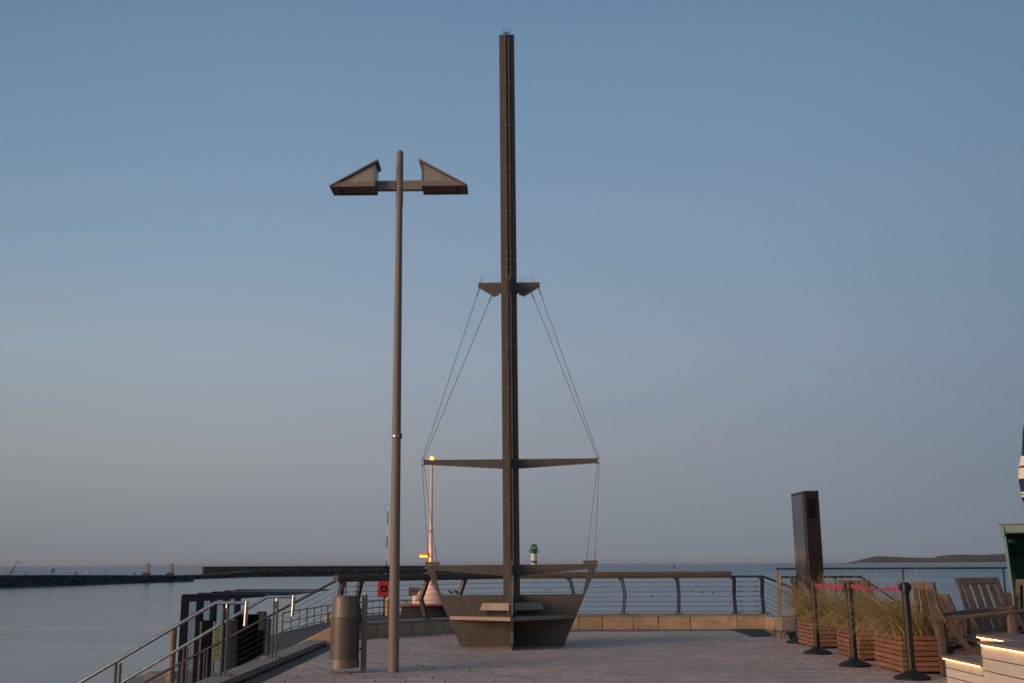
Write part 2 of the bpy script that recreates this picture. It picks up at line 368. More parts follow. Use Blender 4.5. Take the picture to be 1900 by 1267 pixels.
for c in near:
    key = (round(c[2], 3), round(c[3], 3))
    if key not in meshes:
        m_ = MB(); paver_mb(m_, -c[2]/2, -c[3]/2, c[2], c[3]); meshes[key] = m_.mesh('paver', m_paver, smooth=False)
    o = bpy.data.objects.new('paver', meshes[key]); COL.objects.link(o); o.parent = plaza
    o.location = Vector((c[0]+c[2]/2, c[1]+c[3]/2, random.uniform(-.0015, .0015)))-plaza_off
    o.rotation_euler = (random.uniform(-.003, .003), random.uniform(-.002, .002), 0)
mb = MB()
for c in cells:
    if c not in nearset: paver_mb(mb, *c, tz=random.uniform(-.0015, .0015))
# foreground strip out of frame, so the ground goes on under the camera
y = -5.9
while y < 9.35:
    x = EDGE+.012
    while x < 5.02:
        w = min(.9, 5.05-x); paver_mb(mb, x, y, w-.009, .44)
        x += w
    y += .449
o = mb.build('paver_field', m_paver_s, plaza, world=True, smooth=False); o['kind'] = 'stuff'

# red-brown strip, dark gravel strip and stone ledge along the stair edge
mb = MB(); mb.box((-2.975, 8.0, -.012), (.22, 21.0, .018)); mb.build('gravel_strip', m_gravel)['kind'] = 'structure'
mb = MB(); mb.box((-3.175, 7.8, -.004), (.17, 21.4, .05)); mb.build('steel_strip', m_corten)['kind'] = 'structure'
ledge = MB(); 
ly = 1.5; stone_ledge = thing('stone_ledge', 'flat pale stone ledge along the top of the stairs', 'ledge', (-3.42, 9, -.05))
while ly < 18.6:
    m_ = MB(); m_.box((-3.43, ly+.6, -.10), (.33, 1.192, .22)); m_.build('stone_block', m_concrete, stone_ledge, world=True, bevel=.012); ly += 1.2
# stairs down to the left
st = MB(); n_st = 12
for i in range(n_st):
    x1 = -3.60-.29*i; z = -.16*(i+1)
    st.box((x1-.15, 8.9, z-1.2), (.30, 19.4, 2.4))
st.build('stair', m_concrete)['kind'] = 'structure'
# lower quay
q = [(-30, -20, QUAY), (-7.6, -20, QUAY), (-7.6, 33, QUAY), G(470, 1186, QUAY), G(518, 1173, QUAY), G(615, 1150.5, QUAY), G(700, 1139, QUAY), G(862, 1140, QUAY), (-1.5, 40, QUAY), (0, 24, QUAY), (0, 6, QUAY), (-3.5, -20, QUAY)]
q = [Vector(p) for p in q[1:]]
mb = MB(); mb.ext(q, (0, 0, -3)); mb.build('lower_quay', m_quay)['kind'] = 'structure'

# ------------------------------------------------------------------ far shore
mb = MB(); prof = [(1588, 1043.2), (1597, 1038), (1612, 1034.5), (1630, 1031), (1650, 1032), (1680, 1033.5), (1710, 1034), (1736, 1034), (1744, 1030.5), (1765, 1029), (1790, 1028), (1815, 1029), (1845, 1028), (1862, 1027), (1900, 1026.5), (1960, 1024), (2040, 1026), (2150, 1030), (2260, 1038)]
D = 4200.0
fine = []
for (a, b), (c, e) in zip(prof, prof[1:]):
    for k in range(9):
        t = k/9; fine.append((a+(c-a)*t, b+(e-b)*t + (random.uniform(-.55, .55) if k else 0)))
fine.append(prof[-1])
vs, fs = [], []
for i, (px, py) in enumerate(fine):
    f = P(px, 1043, D); t = P(px, py, D); h = max(2, t.z-SEA)
    vs += [(f.x, D, SEA-.5), (f.x, D+30, SEA+h*.45), (f.x*1.03, D+130, SEA+h*.85*1.03), (f.x*1.07, D+300, SEA+h*1.07), (f.x*1.25, D+1300, SEA-.5)]
    if i:
        k = (i-1)*5; fs += [(k+j, k+5+j, k+6+j, k+1+j) for j in range(4)]
mb.add(vs, fs); mb.build('headland', m_hill)['kind'] = 'structure'
mb = MB(); vs = []; fs = []
for i, (px, py) in enumerate(fine):
    f = P(px, 1043, D-14); vs += [(f.x, D-40, SEA-.3), (f.x, D-3, SEA+2.6), (f.x, D+20, SEA+1.6)]
    if i: k = (i-1)*3; fs += [(k, k+3, k+4, k+1), (k+1, k+4, k+5, k+2)]
mb.add(vs, fs); mb.build('beach', m_sand)['kind'] = 'structure'

def rough_wall(name, pts, material, label, rows=5, jitter=.25, bulge=.8, slope=1.5, thing_name=None):
    """pts: (world x, y, z_top, half width); an uneven rubble bank with a flat top down to the sea"""
    mb = MB(); n = len(pts); vs = []; fs = []; K = rows*2+2
    for i, (x, y, zt, hw) in enumerate(pts):
        a = Vector(pts[min(i+1, n-1)][:2]+(0,)); b = Vector(pts[max(i-1, 0)][:2]+(0,)); d = (a-b).normalized(); nn = Vector((d.y, -d.x, 0))
        prof = [(hw+slope*(zt-SEA)*k/rows*.5, zt-(zt-SEA+.4)*k/rows) for k in range(rows, 0, -1)]
        line = [(nn*w, z) for w, z in prof]+[(nn*hw, zt), (nn*-hw, zt)]+[(nn*-w, z) for w, z in prof[::-1]]
        for j, (w, z) in enumerate(line):
            jj = jitter if 0 < j < K-1 else 0
            if j in (rows, rows+1): jj *= .35
            vs.append(Vector((x, y, z))+w+Vector((random.uniform(-1, 1)*jj*2, random.uniform(-1, 1)*jj*2, random.uniform(-1, 1)*jj)))
        if i:
            k = (i-1)*K; fs += [(k+j, k+K+j, k+K+j+1, k+j+1) for j in range(K-1)]
    fs += [tuple(range(K)), tuple(range((n-1)*K, n*K))[::-1]]
    mb.add(vs, fs); o = mb.build(name, material, smooth=False); tag(o, label, 'breakwater'); return o
def line_pts(a, b, n): return [tuple(a[k]+(b[k]-a[k])*i/(n-1) for k in range(4)) for i in range(n)]
A = G(0, 1088.5, SEA); B = G(336, 1078, SEA); 
za = P(0, 1062.5, A.y+3).z; zb = P(336, 1066.5, B.y+3).z
BZA, BZB = za, zb
dirv = (B-A).normalized(); A2 = A-dirv*70
rough_wall('breakwater', line_pts((A2.x, A2.y+3, za+.3, 2.2), (B.x, B.y+3, zb, 2.2), 90), m_rock, 'long dark stone breakwater across the harbour basin on the left', jitter=.22)
BRK = lambda px: (A+(B-A)*((px)/336.0))
C1 = G(345, 1075, SEA); C2 = G(470, 1069.2, SEA); C3 = G(1017, 1063.5, SEA)
mole = rough_wall('mole', line_pts((C1.x-6, C1.y-3, SEA+.9, 2), (C2.x, C2.y, SEA+2.2, 3), 30)+line_pts((C2.x+4, C2.y+1, SEA+2.3, 3), (C3.x, C3.y, SEA+2.3, 3), 90), m_rock, 'far dark mole behind the fence running out to the lighthouse', jitter=.25)
w1 = P(376, 1056, C2.y+6); w2 = Vector((C3.x, C3.y+6, 0))
mw = thing('mole_wall', 'pale stone parapet wall along the top of the far mole', 'wall', ((w1.x+w2.x)/2, (w1.y+w2.y)/2, SEA))
mb = MB(); nn = 14
for i in range(nn):
    p = w1.lerp(w2, i/nn); q_ = w1.lerp(w2, (i+1)/nn); zt = P(700, 1052, (p.y+q_.y)/2).z+.25
    m_ = MB(); dv = (q_-p)*.006
    m_.bar((p.x+dv.x, p.y+dv.y, (zt+SEA)/2), (q_.x-dv.x, q_.y-dv.y, (zt+SEA)/2), 3.0, zt-SEA); m_.build('wall_section', m_rockl, mw, world=True)
    c_ = MB(); c_.bar((p.x, p.y, zt+.16), (q_.x, q_.y, zt+.16), 3.4, .35); c_.build('coping', m_rock, mw, world=True)

# ------------------------------------------------------------------ kerb of sandstone blocks under the fence
KZ = .245
kerb = thing('kerb_wall', 'low warm sandstone kerb wall carrying the cable fence', 'wall', (FC.x, FC.y, 0))
def kerb_block(p, q, z0, z1, dep=.34):
    d = (q-p); d.z = 0; L_ = d.length; d.normalize(); n_ = Vector((-d.y, d.x, 0)); g = .006
    m_ = MB(); a = p+d*g; b = q-d*g
    m_.ext([Vector((a.x, a.y, z0)), Vector((b.x, b.y, z0)), Vector((b.x, b.y, z1)), Vector((a.x, a.y, z1))], n_*dep)
    m_.build('stone_block', m_stone, kerb, world=True, bevel=.008)
def at_px(a, b, px):                                            # point on ground segment a-b seen at column px
    lo, hi = 0.0, 1.0
    for _ in range(30):
        t = (lo+hi)/2; p = a.lerp(b, t); v = p-Vector((0, 0, EYE)); u = v.dot(RC)/v.dot(F0)*FPX+950
        if u < px: lo = t
        else: hi = t
    return a.lerp(b, (lo+hi)/2)
lj = [636, 700, 763.7, 820.5, 890, 955]; rj = [955, 1016, 1074, 1118.6, 1175.6, 1222.6, 1282.6, 1368.6, 1431]
for a, b in zip(lj, lj[1:]): kerb_block(at_px(FL, FC, a) if a > 636 else FL, at_px(FL, FC, b) if b < 955 else FC, -.3, KZ)
for a, b in zip(rj, rj[1:]): kerb_block(at_px(FC, FR, a) if a > 955 else FC, at_px(FC, FR, b) if b < 1431 else FR, -.3, KZ)
cap = MB()
for p, q_ in ((FL, FC), (FC, FR)):
    d = (q_-p).normalized(); n_ = Vector((-d.y, d.x, 0)); cap.ext([p+n_*-.02+Vector((0, 0, KZ+.003)), q_+n_*-.02+Vector((0, 0, KZ+.003)), q_+n_*.37+Vector((0, 0, KZ+.003)), p+n_*.37+Vector((0, 0, KZ+.003))], (0, 0, .022 if p is FL else .024))
cap.build('coping', m_concrete, kerb, world=True)
# descending sandstone stringer at the far end of the stairs
strg = thing('stair_stringer_wall', 'sloping sandstone wall descending beside the far stairs', 'wall', (FL.x, FL.y, 0))
s0 = Vector((FL.x+.02, FL.y+.02, 0)); slope = .50
for i in range(4):
    x0 = s0.x-.9*i; x1 = x0-.893; za_ = KZ+.105-(s0.x-x0)*slope; zb_ = KZ+.105-(s0.x-x1)*slope
    m_ = MB(); yy = FL.y-.02
    m_.ext([(x0, yy, za_), (x1, yy, zb_), (x1, yy, zb_-.9), (x0, yy, za_-.9)], (0, .40, 0)); m_.build('stone_block', m_stone, strg, world=True, bevel=.012)

# ------------------------------------------------------------------ cable fence
fence = thing('cable_fence', 'railing with thick timber top beam, kinked steel posts and seven cables', 'railing', (FC.x, FC.y+.17, KZ))
nL = Vector((-(FC-FL).normalized().y, (FC-FL).normalized().x, 0)); nR = Vector((-(FR-FC).normalized().y, (FR-FC).normalized().x, 0))
ZB = .995                                                        # underside of the beam
def post_path(px, lat, seg):
    a, b, n_ = (FL, FC, nL) if seg == 'L' else (FC, FR, nR)
    p = at_px(a, b, px)+n_*.18; d = (b-a).normalized()
    return [p+Vector((0, 0, KZ+.02)), p+n_*.10+d*lat+Vector((0, 0, .655)), p+Vector((0, 0, ZB))+d*lat*-.1], d, n_
posts = []
def fence_post(px, lat, seg, w=.05):
    path, d, n_ = post_path(px, lat, seg)
    m_ = MB()
    for a, b in zip(path, path[1:]):
        for s_ in (-.5, .5): m_.bar(a+d*s_*.040, b+d*s_*.040, .085, .026, up=d)
    po = m_.build('post', m_dsteel, fence, world=True)
    m_ = MB(); m_.box(path[0]+Vector((0, 0, .008)), (.2, .12, .016))
    for s_ in (-1, 1): m_.lathe([(.014, 0), (.014, .02), (.006, .026)], path[0]+Vector((s_*.075, -.03, .016)), 8)
    m_.build('base_plate', m_dsteel, po, world=True)
    m_ = MB(); t = path[2]; m_.ext([t, t+d*(-.10 if lat >= 0 else .10), t+Vector((0, 0, -.07))], n_*.012); m_.build('bracket', m_dsteel, po, world=True)
    posts.append((px, path, seg)); return path
specs = [(645, 0, 'L'), (679, -.005, 'L'), (803, -.065, 'L'), (873, -.06, 'L'), (952, 0, 'R'), (1060, .075, 'R'), (1158, .055, 'R'), (1262, .03, 'R'), (1369, .0, 'R'), (1422, 0, 'R')]
paths = [fence_post(*s_) for s_ in specs]
def on_path(path, t):
    z = KZ+.02+(ZB-KZ-.02)*t
    a, k, b = path
    if z < k.z: f = (z-a.z)/(k.z-a.z); return a.lerp(k, f)
    f = (z-k.z)/(b.z-k.z); return k.lerp(b, f)
for i in range(7):
    t = .085+i*.135
    m_ = MB(); pts = []
    for j, p in enumerate(paths):
        q_ = on_path(p, t)
        if j: mid = (q_+pts[-1])/2; pts.append(mid+Vector((0, 0, -.005)))
        pts.append(q_)
    m_.tube(pts, .0042, 5)
    for a, b in ((pts[0], pts[2]), (pts[-3], pts[-1])):          # turnbuckles
        for f in (.16, .72): m_.tube([a.lerp(b, f), a.lerp(b, f+.14)], .0085, 6)
    m_.build('cable', m_cable, fence, world=True)
for a, b, nm, e0, e1 in ((FL, FC, 'L', -.05, .02), (FC, FR, 'R', .02, 0)):
    n_ = nL if nm == 'L' else nR; d = (b-a).normalized()
    p = a+n_*.18+d*e0; q_ = (b+n_*.18+d*e1) if nm == 'L' else at_px(FC, FR, 1364)+n_*.18
    sec = []
    k = 10; segs = 26; m_ = MB(); vs = []; fs = []
    for i in range(segs+1):
        c = p.lerp(q_, i/segs)+Vector((0, 0, ZB+.068))
        e = 1.0 if 0 < i < segs else .86
        for j in range(k):
            th = 2*PI*j/k+.3; sq = 1/max(abs(math.cos(th))**4+abs(math.sin(th))**4, .01)**.25
            rr = sq*(1+random.uniform(-.035, .035))*e
            vs.append(c+n_*math.cos(th)*.085*rr+Vector((0, 0, math.sin(th)*.066*rr)))
        if i: fs += [((i-1)*k+j, (i-1)*k+(j+1) % k, i*k+(j+1) % k, i*k+j) for j in range(k)]
    fs += [tuple(range(k))[::-1], tuple(range(segs*k, segs*k+k))]
    m_.add(vs, fs); m_.build('timber_beam', m_beam, fence, world=True)
e = at_px(FC, FR, 1364)+nR*.18; f_ = at_px(FC, FR, 1428)+nR*.18
m_ = MB(); m_.tube([e+Vector((-.02, 0, ZB+.03)), f_+Vector((0, 0, ZB+.03)), f_+Vector((.95, .35, ZB-.32)), f_+Vector((2.2, .8, ZB-1.0))], .021, 10); m_.build('handrail', m_dsteel, fence, world=True)
for i in range(7):
    t = .085+i*.135; z = KZ+.02+(ZB-KZ-.02)*t
    m_ = MB(); m_.tube([f_+Vector((0, 0, z)), f_+Vector((2.2, .8, z-1.03))], .0042, 5); m_.build('cable', m_cable, fence, world=True)
# love-locks on the cables
for px, py, seg, mt, lab in ((1208.5, 1104, 'R', m_rubber, 'small black padlock hanging alone on the cable left of the others'), (1282, 1094.5, 'R', m_red, 'small dark red padlock hanging on the fence cable'), (1303, 1096, 'R', m_rubber, 'middle black padlock right of the red padlock'), (1322, 1096.5, 'R', m_dsteel, 'grey padlock, rightmost on the fence cables'), (1014.5, 1092.5, 'R', m_belt, 'magenta padlock hanging on the cable right of the mast')):
    c = P(px, py, FC.y+.24)
    t = thing('padlock', lab, 'padlock', c, 'padlocks on the fence cables')
    m_ = MB(); m_.box((0, 0, -.02), (.028, .016, .04)); m_.build('lock_body', mt, t, bevel=.003)
    m_ = MB(); m_.tube([(.009*math.cos(a), 0, .009*math.sin(a)+.004) for a in [PI*k/6 for k in range(7)]], .003, 6); m_.build('shackle', m_steel, t)

# ------------------------------------------------------------------ stair handrails
def tubes(parent, name, pts, r, m, n=10): return MB().tube(pts, r, n).build(name, m, parent, world=True)
def stair_rail(bx, by, flat, label, px_tip):
    base = G(bx, by)
    root = thing('stair_handrail', label, 'handrail', base, 'steel handrails of the stairs')
    x0, y0 = base.x, base.y; zt = .835
    a = Vector((x0-.13, y0, zt+.02)); b = Vector((x0+.25, y0, zt+.02)); dn = b+Vector((-.01, 0, -.27)); lowp = a+Vector((-3.3, 0, -3.3*math.tan(rad(30.3))))
    m_ = MB(); m_.tube([lowp, a, b], .0225, 12); h = m_.build('handrail_tube', m_steel, root, world=True)
    m_ = MB(); m_.tube([b+Vector((0, 0, .02)), dn], .024, 12); m_.build('end_drop', m_steel, root, world=True)
    m_ = MB()
    for s_ in (-.026, .026): m_.box((x0+s_, y0, .40), (.014, .06, .80))
    po = m_.build('post', m_bronze_d, root, world=True)
    m_ = MB(); m_.box((x0, y0, .017), (.2, .16, .016))
    for s_ in (-1, 1): m_.lathe([(.016, 0), (.016, .02), (.007, .028)], (x0+s_*.075, y0-.05, .025), 8)
    m_.build('base_plate', m_bronze_d, po, world=True)
    m_ = MB(); m_.tube([(x0, y0, .70), (x0+.012, y0, zt+.005)], .010, 8); m_.build('saddle', m_steel, po, world=True)
    for k in (1, 2):
        xx = x0-.13-1.12*k; zz = zt+.02-1.12*k*math.tan(rad(30.3))
        m_ = MB()
        for s_ in (-.026, .026): m_.box((xx+s_, y0, zz-.46), (.014, .06, .84))
        m_.build('post', m_bronze_d, root, world=True)
    return root
stair_rail(413, 1255, 0, 'nearer polished steel stair handrail with down-turned end', 137)
stair_rail(508, 1222, 0, 'farther polished steel stair handrail with down-turned end beside the bin', 222)
# far stair guard with cables, following the stringer
gd = thing('stair_guard_railing', 'sloping steel cable guard running down from the timber beam', 'railing', (FL.x, FL.y, 0))
g0 = P(640, 1068, FL.y+.15); g1 = P(300, 1248, FL.y+.15); gv = (g1-g0); g2 = g0+gv*1.2
tubes(gd, 'handrail_tube', [g0, g2], .022, m_dsteel)
tubes(gd, 'lower_rail', [g0+gv*.33+Vector((0, 0, -.62)), g2+Vector((0, 0, -.62))], .013, m_dsteel)
for k in range(6): tubes(gd, 'cable', [g0+Vector((0, 0, -.10-.1*k)), g2+Vector((0, 0, -.10-.1*k))], .004, m_cable, 5)
for t in (.0, .385, .76, .9, 1.12):
    c = g0+gv*t; m_ = MB()
    for s_ in (-.024, .024): m_.box((c.x+s_, c.y, c.z-.44), (.013, .06, .86))
    m_.build('post', m_bronze_d if t else m_dsteel, gd, world=True)

# ------------------------------------------------------------------ ship sculpture with mast
C0 = G(950.5, 1199.3)
ship = thing('ship_sculpture', 'tall bronze steel ship sculpture with mast, crossed hull plates and bench seats', 'sculpture', C0)
ship.rotation_euler = (0, rad(-.3), 0)
def zz(py, d=None, px=948): return P(px, py, d or C0.y).z
ship.scale = (1.053, 1.053, 1)
ZM = zz(67); ZS0, ZS1 = zz(524.5), zz(545); ZY0, ZY1, ZYt = zz(851.5), zz(870), zz(860)
def armM(k): return Matrix.Rotation(k*PI/2, 3, 'Z')
def put(mbx, k):
    r = armM(k); mbx.v = [r @ v for v in mbx.v]; return mbx
TH = .016
dirs = [(2, 'left'), (0, 'right'), (3, 'fore'), (1, 'aft')]
for k, nm in dirs:
    # hull plate with window; local arm along +x
    o_ = [(.10, 0), (.78, 0), (1.13, .815), (1.325, 1.268), (1.325, 1.285), (.10, 1.285)]
    i_ = [(.10, .815), (.62, .815), (1.088, .815), (1.185, 1.208), (1.18, 1.209), (.10, 1.11)]
    m_ = MB()
    lo = [(.02, .0), (.78, 0), (1.13, .815), (.02, .815)]
    m_.ext([(x, -TH/2, z) for x, z in lo], (0, TH, 0))
    m_.ext([(x, -TH/2, z) for x, z in [(1.088, .815), (1.13, .815), (1.325, 1.268), (1.325, 1.285), (1.205, 1.285), (1.185, 1.208)]], (0, TH, 0))
    m_.ext([(x, -TH/2, z) for x, z in [(.02, 1.10), (1.185, 1.208), (1.205, 1.285), (.02, 1.285)]], (0, TH, 0))
    put(m_, k).build('hull_plate', m_bronze, ship)
    m_ = MB(); m_.ext([(1.125, -.03, 1.288), (1.315, -.03, 1.288), (1.33, -.03, 1.31), (1.33, -.03, 1.335), (1.31, -.03, 1.345), (1.13, -.03, 1.345), (1.10, -.03, 1.33)], (0, .06, 0)); put(m_, k).build('cap_plate', m_bronze_d, ship)
    # spreader and yard
    m_ = MB(); m_.ext([(x, -.012, z) for x, z in [(.03, ZS1), (.21, ZS1), (.495, ZS0-.075), (.50, ZS0-.06), (.50, ZS0), (.03, ZS0)]], (0, .024, 0)); put(m_, k).build('spreader', m_bronze, ship)
    m_ = MB(); m_.ext([(x, -.028, z) for x, z in [(.165, ZS1-.02), (.25, ZS1-.045), (.50, ZS0-.075), (.50, ZS0-.05), (.235, ZS1+.0)]], (0, .056, 0)); put(m_, k).build('spreader_lug', m_bronze_d, ship)
    m_ = MB(); m_.ext([(x, -.010, z) for x, z in [(.03, ZY1), (1.345, ZY0-.078), (1.36, ZY0-.06), (1.36, ZY0-.012), (1.345, ZY0), (.03, ZY0)]], (0, .02, 0)); yd = put(m_, k).build('yard', m_bronze, ship)
    m_ = MB()
    for z_ in (ZY0+.006, ZY0-.084): m_.box((1.375, 0, z_), (.055, .03, .010))
    m_.box((1.352, 0, ZY0-.04), (.016, .026, .075)); put(m_, k).build('cable_clamp', m_dsteel, yd)
    xi_ = .275 if k != 0 else .365
    for (xt, zt), xm, xb in (((.475, ZS0-.075), 1.392, 1.285), ((xi_, ZS1-.01+(xi_-.275)*.3), 1.368, 1.155)):
        m_ = MB(); m_.tube([(xt, 0, zt), (xm, 0, ZY0+.006), (xm, 0, ZY0-.084), (xb, 0, 1.35)], .0055, 6)
        m_.tube([(xt, 0, zt), Vector((xt, 0, zt)).lerp(Vector((xm, 0, ZY0)), .05)], .009, 6)
        m_.tube([(xb, 0, 1.34), Vector((xb, 0, 1.34)).lerp(Vector((xm, 0, ZY0)), .12)], .009, 6)
        put(m_, k).build('stay_cable', m_cable, ship)
    # bird spikes
    m_ = MB()
    for j in range(9):
        x = random.uniform(.12, .49); m_.tube([(x, 0, ZS0), (x+random.uniform(-.03, .03), random.uniform(-.05, .05), ZS0+random.uniform(.08, .13))], .0016, 3)
    put(m_, k).build('bird_spikes', m_cable, ship)['kind'] = 'stuff'
ZSP = zz(490)
m_ = MB(); m_.box((0, 0, (ZM+1.29)/2), (.205, .012, ZM-1.29)); m_.box((0, .0545+.003, (ZM+1.29)/2), (.012, .097, ZM-1.29)); m_.box((0, -.0545-.003, (ZM+1.29)/2), (.012, .097, ZM-1.29)); m_.build('mast_core', m_bronze, ship)
for k in range(4):                                               # four angle profiles back to back, spliced half way
    for nm, z0, z1 in (('lower', .0, ZSP), ('upper', ZSP+.004, ZM)):
        m_ = MB(); g = .0165; t = .021; w = .128
        m_.ext([(g, g, z0), (w, g, z0), (w, g+t, z0), (g+t, g+t, z0), (g+t, w, z0), (g, w, z0)], (0, 0, z1-z0))
        put(m_, k).build('mast_angle', m_bronze, ship)
m_ = MB()
for py in (77, 157, 236, 315, 394, 471, 484, 498, 511, 577, 643, 722, 800, 877, 953, 1005, 1057, 1108):
    z = zz(py)
    for k in range(4):
        r = armM(k)
        for x in (.055, .098):
            for sd_ in (-1, 1):
                p = r @ Vector((x, sd_*.036, z)); q_ = r @ Vector((x, sd_*.047, z)); m_.tube([p, q_], [.009, .006], 6)
m_.build('bolts', m_steel, ship)['kind'] = 'stuff'
m_ = MB()
for j in range(14):
    a = random.uniform(0, 2*PI); rr = random.uniform(.02, .12); m_.tube([(rr*math.cos(a), rr*math.sin(a), ZM), (rr*1.15*math.cos(a), rr*1.15*math.sin(a), ZM+random.uniform(.12, .16))], .0016, 3)
m_.build('bird_spikes', m_cable, ship)['kind'] = 'stuff'
m_ = MB(); m_.box((0, 0, ZM+.006), (.20, .02, .012)); m_.box((0, 0, ZM+.0165), (.02, .20, .008)); m_.build('mast_cap', m_bronze, ship)
for k in range(4):                                               # quadrant benches
    a, b = (.95, .68) if k % 2 == 0 else (.68, .95)
    m_ = MB(); m_.ext([(.02, .02, .432), (a, .02, .432), (a-.02, .05, .432), (.05, b-.02, .432), (.02, b, .432)], (0, 0, .058)); put(m_, k).build('seat', m_seat, ship, bevel=.006)
    p0 = Vector((.49 if k % 2 == 0 else .36, .09 if k % 2 == 0 else .045, 0)); p1 = Vector((.045 if k % 2 == 0 else .09, .36 if k % 2 == 0 else .49, 0))
    d = (p1-p0).normalized(); n_ = Vector((d.y, -d.x, 0)); 
    if n_.dot(Vector((1, 1, 0))) < 0: n_ = -n_
    q = [p0+Vector((0, 0, .578)), p1+Vector((0, 0, .578)), p1-d*.02-n_*.04+Vector((0, 0, .692)), p0+d*.02-n_*.04+Vector((0, 0, .692))]
    m_ = MB(); m_.ext(q, n_*-.045); br = put(m_, k).build('backrest', m_seat, ship, bevel=.005)
    m_ = MB()
    for f in (.06, .94):
        c = p0.lerp(p1, f)-n_*.03; m_.bar(c+Vector((0, 0, .49)), c+Vector((0, 0, .60)), .02, .03)
    put(m_, k).build('bracket', m_bronze_d, br)
m_ = MB(); m_.box((0, 0, .004), (.35, .12, .012)); m_.build('base_plate', m_concrete, ship)
# two tiny dark birds on the left hull plate
def bird(loc, s, yaw, lab):
    t = thing('bird', lab, 'bird', loc, 'birds on the hull plate'); t.rotation_euler = (0, 0, yaw); t.scale = (s, s, s)
    m_ = MB()
    pts = [(-.085, 0, .035), (-.05, 0, .045), (-.02, 0, .052), (.015, 0, .062), (.035, 0, .076), (.05, 0, .088), (.064, 0, .09), (.078, 0, .088), (.09, 0, .086)]
    m_.tube(pts, [.006, .012, .024, .030, .026, .019, .017, .010, .002], 10); m_.build('body', m_bird, t)
    for sg in (-1, 1):
        m_ = MB(); m_.tube([(.005, sg*.012, .04), (.008, sg*.012, .0)], .003, 5); m_.tube([(-.004, sg*.012, .002), (.02, sg*.012, .002)], .0025, 5); m_.build('leg', m_bird, t)
    return t
for px, yaw, s, lab in ((836.5, PI, .62, 'tiny dark bird, left one on the hull plate of the ship'), (847, PI-.3, .72, 'tiny dark bird, right one on the hull plate of the ship')):
    p = P(px, 1101, C0.y); p.z = .82; bird(p, s, yaw, lab)

# ------------------------------------------------------------------ street lamp
LB = G(730, 1246); LP = thing('street_lamp', 'tall bronze street lamp with two wedge-shaped heads on a crossbar', 'street lamp', LB); LP.scale = (1.068, 1.068, 1); LP.rotation_euler = (0, rad(-.27), 0)
d = LB.y; lz = lambda py, dd=d: P(738, py, dd).z
m_ = MB(); m_.tube([(0, 0, 0), (0, 0, lz(808)), (0, 0, lz(380))], [.0635, .0535, .0400], 24, cap=True); m_.build('pole', m_lamp, LP)
m_ = MB(); m_.lathe([(.0445, lz(383)), (.0455, lz(380)), (.0445, lz(285)), (.038, lz(281.5)), (.015, lz(280))], n=24); m_.build('sleeve', m_lamp, LP)
m_ = MB(); m_.lathe([(.0550, lz(812)), (.0575, lz(811.5)), (.0575, lz(808)), (.0545, lz(807))], n=24); m_.build('band', m_steel, LP)
m_ = MB(); m_.box((.056, -.01, lz(809)), (.022, .035, .065)); m_.build('clamp_box', m_rubber, LP, bevel=.004)
za0, za1 = lz(354), lz(337)
for sg in (-1, 1):
    m_ = MB(); m_.box((sg*.166, 0, (za0+za1)/2), (.246, .07, za1-za0)); m_.build('arm', m_lamp, LP, bevel=.004)
    yaw = 0.0
    m_ = MB(); hz0 = lz(346, d-.17); zin = lz(303, d-.17); xi, xo = .292, .84; yh = .17
    zb = hz0+.066
    # lower band: a frame open to the ground
    for yy in (-yh, yh-.012): m_.ext([(sg*xi, yy, hz0), (sg*xo, yy, hz0), (sg*(xo-.10), yy, zb), (sg*xi, yy, zb)], (0, .012, 0))
    m_.box((sg*(xi+.006), 0, hz0+.033), (.012, 2*yh-.024, .066)); m_.box((sg*(xi+.035), 0, hz0+.012), (.05, 2*yh-.03, .012)); m_.box((sg*(xo-.045), 0, hz0+.012), (.085, 2*yh-.03, .012))
    hd = m_.build('lamp_head', m_lamp, LP)
    m_ = MB(); tip = Vector((sg*(xo+.012), 0, hz0)); top = Vector((sg*(xi-.035), 0, zin+.03)); dv = top-tip; up_ = Vector((-dv.z*sg*-1, 0, abs(dv.x))).normalized()
    m_.ext([tip+Vector((0, -yh-.014, 0)), top+Vector((0, -yh-.014, 0)), top+Vector((0, -yh-.014, .026)), tip+Vector((sg*.012, -yh-.014, .012))], (0, 2*yh+.028, 0)); m_.build('roof_plate', m_lamp, hd)
    f = (zb-tip.z)/(top.z-tip.z); xr = lambda z: tip.x+(top.x-tip.x)*((z-tip.z)/(top.z-tip.z))
    for yy in (-yh+.02, yh-.028):
        m_ = MB(); m_.ext([(sg*(xi+.02), yy, zb-.01), (xr(zb), yy, zb-.01), (sg*(xi+.02), yy, zin-.012)], (0, .008, 0)); m_.build('side_panel', m_opal, hd)
    m_ = MB(); m_.box((sg*(xi+.004), 0, (zb+zin)/2-.008), (.008, 2*yh-.06, zin-zb-.02)); m_.build('end_panel', m_opal, hd)
    for yy in (-yh+.014, yh-.026): m_ = MB(); m_.box((sg*(xi+.008), yy+.006, (zb+zin)/2-.004), (.018, .012, zin-zb-.006)); m_.build('corner_trim', m_lamp, hd)
    m_ = MB(); m_.box((sg*(xi+.24), 0, hz0+.026), (.37, 2*yh-.04, .012)); m_.build('reflector', m_refl, hd)
    m_ = MB()
    for j in range(6): m_.box((sg*(xi+.09+.06*j), 0, hz0+.013), (.006, 2*yh-.05, .012))
    m_.box((sg*(xi+.435), 0, hz0+.016), (.008, 2*yh-.04, .014)); m_.build('louvre', m_refl, hd)
    hd.location = (0, 0, 0)

